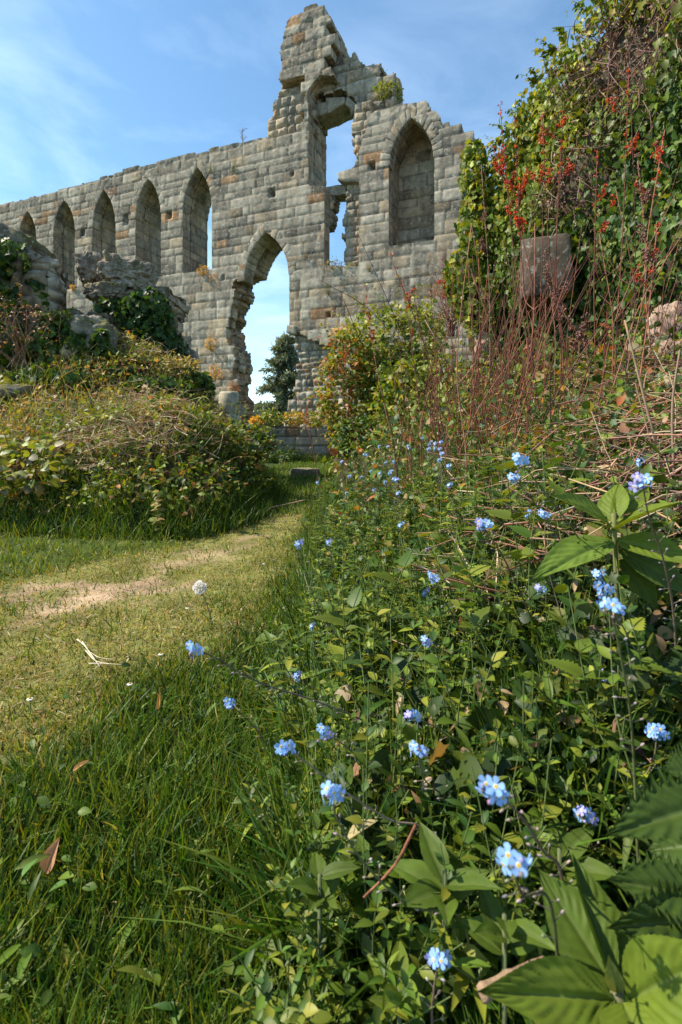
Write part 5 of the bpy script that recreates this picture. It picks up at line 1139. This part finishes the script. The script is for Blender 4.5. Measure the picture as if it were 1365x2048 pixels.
# ------------------------------------------------------------------ big leaves close to the camera
def big_leaf(base, tip, normal, width, c, serr=.06, nserr=22, vein=.024, fold=.25, droop=.15, name='leaf', parent=None, nl=44, nw=14, nv=9, blunt=.72):
    base, tip = np.asarray(base), np.asarray(tip); L_ = np.linalg.norm(tip-base); d = (tip-base)/L_
    x = np.cross(d, normal); x /= np.linalg.norm(x); n = np.cross(x, d)
    t, s = np.meshgrid(np.linspace(0, 1, nl), np.linspace(-1, 1, nw*2+1), indexing='ij')
    prof = np.sin(pi*np.clip(t, 0, 1)**.74)**1.08+.03*(1-t)
    hw = width/2*1.12*prof*(1-serr*((t*nserr) % 1)*np.abs(s)**2.5)
    tt = t-.14*np.abs(s)**1.2*prof*.5
    ph = (t-.30*np.abs(s))*nv; rid = np.abs((ph % 1)-.5)*2
    h = fold*np.abs(s)*hw-droop*L_*t*t-vein*L_*(1-rid)**2*np.sin(pi*np.clip(np.abs(s), 0, 1))*.9-vein*L_*1.2*np.exp(-(s*9)**2)+.02*L_*fbm(t*3, s*2, seed=int(L_*1e5) % 97)
    P = base+d*(t+.0*tt)[..., None]*L_+x*(s*hw)[..., None]+n*h[..., None]
    vm = np.maximum(np.exp(-(s*14)**2), .45*np.exp(-((1-rid)*0+((ph % 1)-.0)*10)**2))
    cc = np.asarray(c)*(1+.0*t[..., None])*(1-.35*vm[..., None])+np.array([.16, .2, .07])*(.35*vm)[..., None]
    cc = cc*(1+.12*fbm(t*9, s*5, seed=3))[..., None]
    ids = np.arange(t.size).reshape(t.shape); q = np.stack([ids[:-1, :-1], ids[1:, :-1], ids[1:, 1:], ids[:-1, 1:]], -1).reshape(-1, 4)
    g = Geo(); g.add(P.reshape(-1, 3), q.ravel(), np.full(len(q), 4), cc.reshape(-1, 3))
    if parent is None: return g
    return shift(g, parent.location).obj(name, M_BIG, parent, True)
M_BIG = mat_leaf('broad_leaf', .32, .55, .22, 60.)
UPC = np.array([-.15, -.55, .85])
LG, MG, DG = (.125, .175, .018), (.075, .12, .014), (.045, .08, .012)
b = W(1235, 1985, .31); o = empty('broadleaf_plant', b); tag(o, 'broadleaf plant with huge ribbed leaves in the bottom corner under the flowers', 'plant', 'broad-leaved plants')
big_leaf(b+np.array([0, .004, 0]), W(1078, 1735, .36), UPC, .037, MG, parent=o, droop=.05)
big_leaf(b, W(1150, 1700, .38), np.array([.5, -.6, .7]), .038, MG, parent=o, droop=.05, fold=.5)
big_leaf(b+np.array([-.004, -.004, 0]), W(972, 1975, .285), UPC, .029, LG, parent=o, droop=.1)
big_leaf(b+np.array([.004, -.004, 0]), W(1440, 1905, .27), UPC, .035, LG, parent=o, droop=.08)
big_leaf(b+np.array([.0, -.006, 0]), W(1330, 2150, .26), UPC, .036, LG, parent=o, droop=.1)
big_leaf(b, W(1222, 1930, .30), np.array([-.3, -.8, .3]), .010, (.2, .22, .06), parent=o, name='bud', nl=14, nw=4)
g = Geo(); e = np.array([b[0]+.01, b[1]+.01, float(tz(b[0], b[1]))-.01]); tube(g, curve([b, (b+e)/2, e], 6), .004, (.12, .12, .05), 7); shift(g, b).obj('stem', M_STEM, o)
b = W(1228, 1075, .62); o = empty('broadleaf_plant', b); tag(o, 'sunlit pale broadleaf plant rising before the dead stalks on the bank', 'plant', 'broad-leaved plants')
for (bx, by, tx, ty, tY, w_, c_, nrm) in [(1222, 1050, 1115, 975, .6, .042, LG, (-.3, -.4, .8)), (1225, 1045, 1232, 955, .66, .035, LG, (-.6, -.4, .5)), (1225, 1060, 1345, 985, .56, .042, LG, (0, -.3, .9)), (1225, 1080, 1062, 1135, .56, .044, (.13, .2, .03), (-.3, -.4, .8)),
        (1235, 1080, 1400, 1115, .55, .045, LG, (-.1, -.4, .8)), (1240, 1100, 1400, 1180, .58, .05, MG, (-.1, -.5, .7)), (1240, 1120, 1330, 1215, .6, .04, MG, (0, -.6, .6)), (1235, 1030, 1300, 955, .68, .032, LG, (-.2, -.5, .8))]:
    big_leaf(W(bx, by, .62), W(tx, ty, tY), np.array(nrm), w_, c_, parent=o, droop=.14, serr=.05, nserr=16)
g = Geo(); e = np.array([b[0]+.03, b[1]+.03, float(tz(b[0]+.03, b[1]+.03))-.02]); tube(g, curve([b+np.array([0, 0, .03]), (b+e)/2, e], 8), .003, (.14, .15, .05), 7); shift(g, b).obj('stem', M_STEM, o)
b = W(1420, 1700, .36); o = empty('nettle', b); tag(o, 'large dark nettle with deeply toothed shaded leaves at the near edge', 'plant', 'broad-leaved plants')
for (bx, by, bY, tx, ty, tY, w_, nrm) in [(1450, 1600, .33, 1222, 1655, .31, .044, (-.1, -.5, .8)), (1420, 1800, .34, 1225, 1750, .34, .042, (.1, -.5, .8)), (1430, 1840, .34, 1240, 1850, .31, .040, (0, -.6, .7)), (1420, 1560, .36, 1330, 1530, .36, .04, (-.1, -.3, .9)), (1430, 1700, .38, 1330, 1560, .42, .05, (0, -.4, .9)), (1430, 1690, .36, 1290, 1690, .38, .045, (0, -.4, .9))]:
    big_leaf(W(bx, by, bY), W(tx, ty, tY), np.array(nrm), w_, DG, parent=o, droop=.12, serr=.5, nserr=13, vein=.03, nl=76, nv=8)
g = Geo(); e = np.array([b[0]+.01, b[1]+.01, float(tz(b[0], b[1]))-.02]); tube(g, curve([b+np.array([0, 0, .05]), (b+e)/2, e], 8), .0035, (.09, .11, .04), 7); shift(g, b).obj('stem', M_STEM, o)
# other broad leaves on the slope: each a small plant of a few leaves
for i, (px, py, Y, L_, c_, lb) in enumerate([(1120, 1690, .44, .05, MG, 'oval-leaved plant below the cluster beside the toothed leaves'), (1060, 1480, .62, .06, MG, 'oval-leaved plant in the dark slope under the straw'), (780, 1460, .72, .055, LG, 'round pale-leaved plant behind the round forget-me-not cluster'), (700, 1690, .5, .04, MG, 'oval-leaved plant beneath the lavender-tinged cluster'),
        (890, 1740, .42, .05, MG, 'brown-tinged upright leaves in the centre of the near slope'), (950, 1530, .55, .055, MG, 'drooping leaves behind the wide forget-me-not cluster'), (770, 1290, 1.0, .06, LG, 'pale oval-leaved plant in the middle of the weeds'), (1320, 1330, .7, .07, DG, 'shaded oval-leaved plant at the far edge of the flowers'), (800, 1960, .4, .032, LG, 'ivy-like yellowish leaves near the lowest forget-me-not'), (640, 1750, .46, .035, MG, 'small round-leaved plant in the near grass edge'), (1010, 1830, .38, .04, MG, 'small shaded leaves under the largest forget-me-not cluster')]):
    b = W(px, py, Y); b[2] = max(b[2]-.03, float(tz(b[0], b[1]))); o = empty('leafy_plant', b); tag(o, lb, 'plant', 'leafy plants among the forget-me-nots'); n = 7; a0 = rng.uniform(0, 6)
    g = Geo()
    for k in range(n):
        a = a0+k*2*pi/n; s = b+np.array([0, 0, rng.uniform(0, .03)]); d = np.array([cos(a), sin(a), rng.uniform(.2, .9)]); e = s+d/np.linalg.norm(d)*L_*rng.uniform(.8, 1.2)
        big_leaf(s, e, np.array([0, -.2, 1.])-.2*d, L_*rng.uniform(.34, .46), np.array(c_)*rng.uniform(.8, 1.25), parent=o, nl=16, nw=4, nv=6, droop=.2)
    e = np.array([b[0], b[1], float(tz(b[0], b[1]))-.02]); tube(g, [b+np.array([0, 0, .03]), (b+e)/2, e], .002, (.1, .12, .05), 5); shift(g, b).obj('stem', M_STEM, o)

# ------------------------------------------------------------------ small things in the grass
p = G(425, 1262); hd = W(400, 1175, p[1]*.98); o = empty('dandelion_clock', p); tag(o, 'white dandelion clock standing at the edge of the path', 'flower')
g = Geo(); tube(g, curve([p, (p+hd)/2+np.array([.006, 0, 0]), hd], 8)-p, .0014, (.3, .2, .1), 6); g.obj('stem', M_STEM, o)
g = Geo(); scatter(g, ELL, hd[None]-p, basis(np.array([[0, 0, 1.]]), np.array([[1., 0, 0]])), np.array([.006]), np.array([[.3, .2, .13]]))
K = 150; d = rdir(K)
for k in range(K):
    e = hd-p+d[k]*.014; tube(g, [hd-p+d[k]*.004, e], .00022, (.7, .66, .6), 3, False)
for q_ in range(4): scatter(g, LONG, np.tile(hd-p, (K, 1))+d*.014, basis(d+.75*rdir(K), rdir(K)), np.stack([np.full(K, .0075), np.full(K, .0065), np.full(K, .004)], 1), np.tile([.88, .84, .78], (K, 1)))
g.obj('seed_head', M_PETAL, o)
for (px, py, lb) in [(260, 1403, 'daisy in the grass in front of the white straw'), (322, 1338, 'small daisy in the grass beside the white straw'), (375, 1240, 'small closed daisy near the dandelion clock'), (60, 1435, 'low white daisy in the grass far from the flowers'), (528, 1145, 'fallen white petal-like daisy on the far grass edge')]:
    p = G(px, py)+np.array([0, 0, .035]); o = empty('daisy', p); tag(o, lb, 'flower', 'daisies in the grass'); g = Geo(); K = 16; a = np.arange(K)/K*2*pi
    d = np.stack([np.cos(a), np.sin(a), .35+0*a], 1); scatter(g, LONG, np.zeros((K, 3)), basis(d, np.tile([0, 0, 1.], (K, 1))), np.stack([np.full(K, .015), np.full(K, .006), np.full(K, .008)], 1), np.tile([.8, .8, .76], (K, 1))); g.obj('petals', M_PETAL, o)
    g = Geo(); scatter(g, ELL, np.array([[0, 0, -.001]]), basis(np.array([[0, 0, 1.]]), np.array([[1., 0, 0]])), np.array([.005]), np.array([[.6, .42, .03]])); g.obj('eye', M_PETAL, o)
    g = Geo(); tube(g, [(0, 0, -.04), (.002, 0, -.02), (0, 0, 0)], .0009, (.1, .14, .04), 5); g.obj('stem', M_STEM, o)
# bleached straw tuft on the path
for i, (q_, r_, lb) in enumerate([([(165, 1300), (185, 1330), (200, 1352)], .004, 'longest bleached straw piece, slanting on the path'), ([(178, 1345), (215, 1345), (252, 1347)], .003, 'bleached straw piece lying level on the path'), ([(172, 1318), (192, 1340), (222, 1345)], .003, 'bleached straw piece between two others on the path'), ([(155, 1295), (163, 1302), (172, 1310)], .004, 'short bleached straw stub at the tip of the straw tuft'), ([(182, 1322), (200, 1333), (232, 1336)], .002, 'fine bleached straw strand crossing the tuft on the path'), ([(190, 1356), (203, 1346), (210, 1338)], .002, 'tiny bleached straw strand at the near side of the tuft')]):
    stickthing('straw', lb, 'straw', [gpt(x, y, .02) for x, y in q_], r_*.5, (.5, .42, .29), 'bleached straw on the path', M_STEM, 6, .5)
def leafthing(name, label, px, py, L_, wd, c, ang, group=None, up=(0, -.4, .9), Y=None):
    p = G(px, py)+np.array([0, 0, .05]); d = np.array([cos(ang), .3, sin(ang)]); d /= np.linalg.norm(d)
    g = shift(big_leaf(p-d*L_/2, p+d*L_/2, np.array(up), wd, c, nl=20, nw=5, fold=.7, droop=.1), p); o = g.obj(name, M_BIG, None, True); o.location = p; tag(o, label, 'leaf', group); return o
leafthing('dead_leaf', 'curled pink-brown dead leaf standing upright in the near grass', 105, 1800, .036, .018, (.5, .26, .16), 1.35, 'dead leaves in the grass')
leafthing('dead_leaf', 'narrow orange dead leaf lying in the grass above the curled one', 162, 1597, .028, .007, (.5, .25, .1), .6, 'dead leaves in the grass')
leafthing('dead_leaf', 'upright orange dead blade in the grass below the daisies', 318, 1455, .035, .006, (.5, .24, .06), 1.6, 'dead leaves in the grass')
P = [W(440, 1842, .42), W(520, 1795, .42), W(605, 1733, .42)]; g = Geo(); P = curve(P, 8); b = P[0].copy()
nn = len(P); wv = np.sin(np.linspace(.25, pi, nn))*.0022+.0004; x_ = np.array([.3, -.3, .6]); v = np.concatenate([np.stack([P[i]-x_*wv[i]-b, P[i]+np.array([0, -.0006, 0])-b, P[i]+x_*wv[i]-b]) for i in range(nn)])
fl = [(3*i+k, 3*i+k+1, 3*i+4+k, 3*i+3+k) for i in range(nn-1) for k in (0, 1)]; g.add(v, [q for f in fl for q in f], [4]*len(fl), (.2, .28, .15)); o = g.obj('grass_blade', M_GRASS); o.location = b; tag(o, 'long pale grass blade slanting across the dark near grass', 'grass blade')
g = Geo()
b = G(310, 1075); o = empty('sapling', b); tag(o, 'small variegated yellow-leaved sprig growing at the shaded foot of the mound', 'plant')
P = curve([b, b+np.array([.02, -.02, .1]), W(318, 1000, b[1]-.05)], 8); tube(g, P-b, .0015, (.2, .15, .08), 5); g.obj('stem', M_STEM, o); g = Geo()
K = 18; i = rng.integers(2, len(P), K); a = rng.uniform(0, 6.28, K); d = np.stack([np.cos(a), np.sin(a), .1+0*a], 1); scatter(g, ROUND, P[i]-b, basis(d, np.array([0, -.3, 1.])+.2*rng.normal(size=(K, 3))), rng.uniform(.03, .05, K), pal(K, [(.26, .26, .08), (.2, .24, .06), (.3, .24, .1)])); g.obj('foliage', M_LEAF, o)
# ------------------------------------------------------------------ camera, light, sky
cam = bpy.data.cameras.new('camera'); co = bpy.data.objects.new('camera', cam); col.objects.link(co); scn.camera = co
co.location = (0, 0, CH); co.rotation_euler = (R(90), 0, 0)
cam.sensor_fit = 'VERTICAL'; cam.sensor_height = 36; cam.lens = F/2048*36
cam.shift_y = -(1024-HY)/2048; cam.clip_start = .01; cam.clip_end = 5000
cam.dof.use_dof = True; cam.dof.focus_distance = 1.6; cam.dof.aperture_fstop = 11.
SUN = np.array([-.96, .03, 0]); SUN /= np.linalg.norm(SUN); EL = R(47)
sd = np.array([SUN[0]*cos(EL), SUN[1]*cos(EL), sin(EL)])
from mathutils import Vector
sl = bpy.data.lights.new('sun', 'SUN'); so = bpy.data.objects.new('sun', sl); col.objects.link(so)
sl.energy = 5.; sl.angle = R(.5); sl.color = (1, .9, .74); so.location = (-20, 8, 30)
so.rotation_euler = Vector(-sd).to_track_quat('-Z', 'Y').to_euler()
w = bpy.data.worlds.new('World'); scn.world = w; w.use_nodes = True; nt = w.node_tree; nt.nodes.clear(); N = nt.nodes.new; L = nt.links.new
wo = N('ShaderNodeOutputWorld'); bg = N('ShaderNodeBackground'); sky = N('ShaderNodeTexSky'); sky.sky_type = 'NISHITA'; sky.sun_disc = False
sky.sun_elevation = EL; sky.sun_rotation = math.atan2(SUN[0], SUN[1]); sky.altitude = 100; sky.air_density = 1.; sky.dust_density = .35; sky.ozone_density = 1.3
tc = N('ShaderNodeTexCoord'); mp = N('ShaderNodeMapping'); mp.inputs['Scale'].default_value = (1.2, 1.2, 3.4); mp.inputs['Rotation'].default_value = (0, .35, .4)
nz = N('ShaderNodeTexNoise'); nz.inputs['Scale'].default_value = 2.3; nz.inputs['Detail'].default_value = 9; nz.inputs['Roughness'].default_value = .58; nz.inputs['Distortion'].default_value = .5
mr = N('ShaderNodeMapRange'); mr.inputs['From Min'].default_value = .4; mr.inputs['From Max'].default_value = .85; mr.inputs['To Max'].default_value = .3
sx = N('ShaderNodeSeparateXYZ'); m2 = N('ShaderNodeMapRange'); m2.inputs['From Min'].default_value = .75; m2.inputs['From Max'].default_value = .0; m2.inputs['To Min'].default_value = .12; m2.inputs['To Max'].default_value = 2.8
mu = N('ShaderNodeMath'); mu.operation = 'MULTIPLY'; mu.use_clamp = True; mx = N('ShaderNodeMix'); mx.data_type = 'RGBA'; mx.inputs[7].default_value = (7.5, 8.8, 10.2, 1)
L(tc.outputs['Generated'], mp.inputs[0]); L(mp.outputs[0], nz.inputs[0]); L(nz.outputs['Fac'], mr.inputs[0]); L(tc.outputs['Generated'], sx.inputs[0]); L(sx.outputs['Z'], m2.inputs[0])
L(mr.outputs[0], mu.inputs[0]); L(m2.outputs[0], mu.inputs[1]); tn = N('ShaderNodeMix'); tn.data_type = 'RGBA'; tn.blend_type = 'MULTIPLY'; tn.inputs[0].default_value = 1; tn.inputs[7].default_value = (.84, 1.05, 1.06, 1); L(sky.outputs[0], tn.inputs[6]); L(mu.outputs[0], mx.inputs[0]); L(tn.outputs[2], mx.inputs[6]); L(mx.outputs[2], bg.inputs[0])
bg.inputs[1].default_value = .135; L(bg.outputs[0], wo.inputs[0])
vs = scn.view_settings; scn.display_settings.display_device = 'sRGB'; vs.view_transform = 'Standard'; vs.look = 'None'; vs.exposure = .8; vs.gamma = 1; vs.use_curve_mapping = False
scn.render.engine = 'CYCLES'; cy = scn.cycles; cy.max_bounces = 5; cy.diffuse_bounces = 3; cy.transmission_bounces = 3; cy.glossy_bounces = 2; cy.use_denoising = True; cy.denoiser = 'OPENIMAGEDENOISE'; cy.denoising_input_passes = 'RGB_ALBEDO_NORMAL'
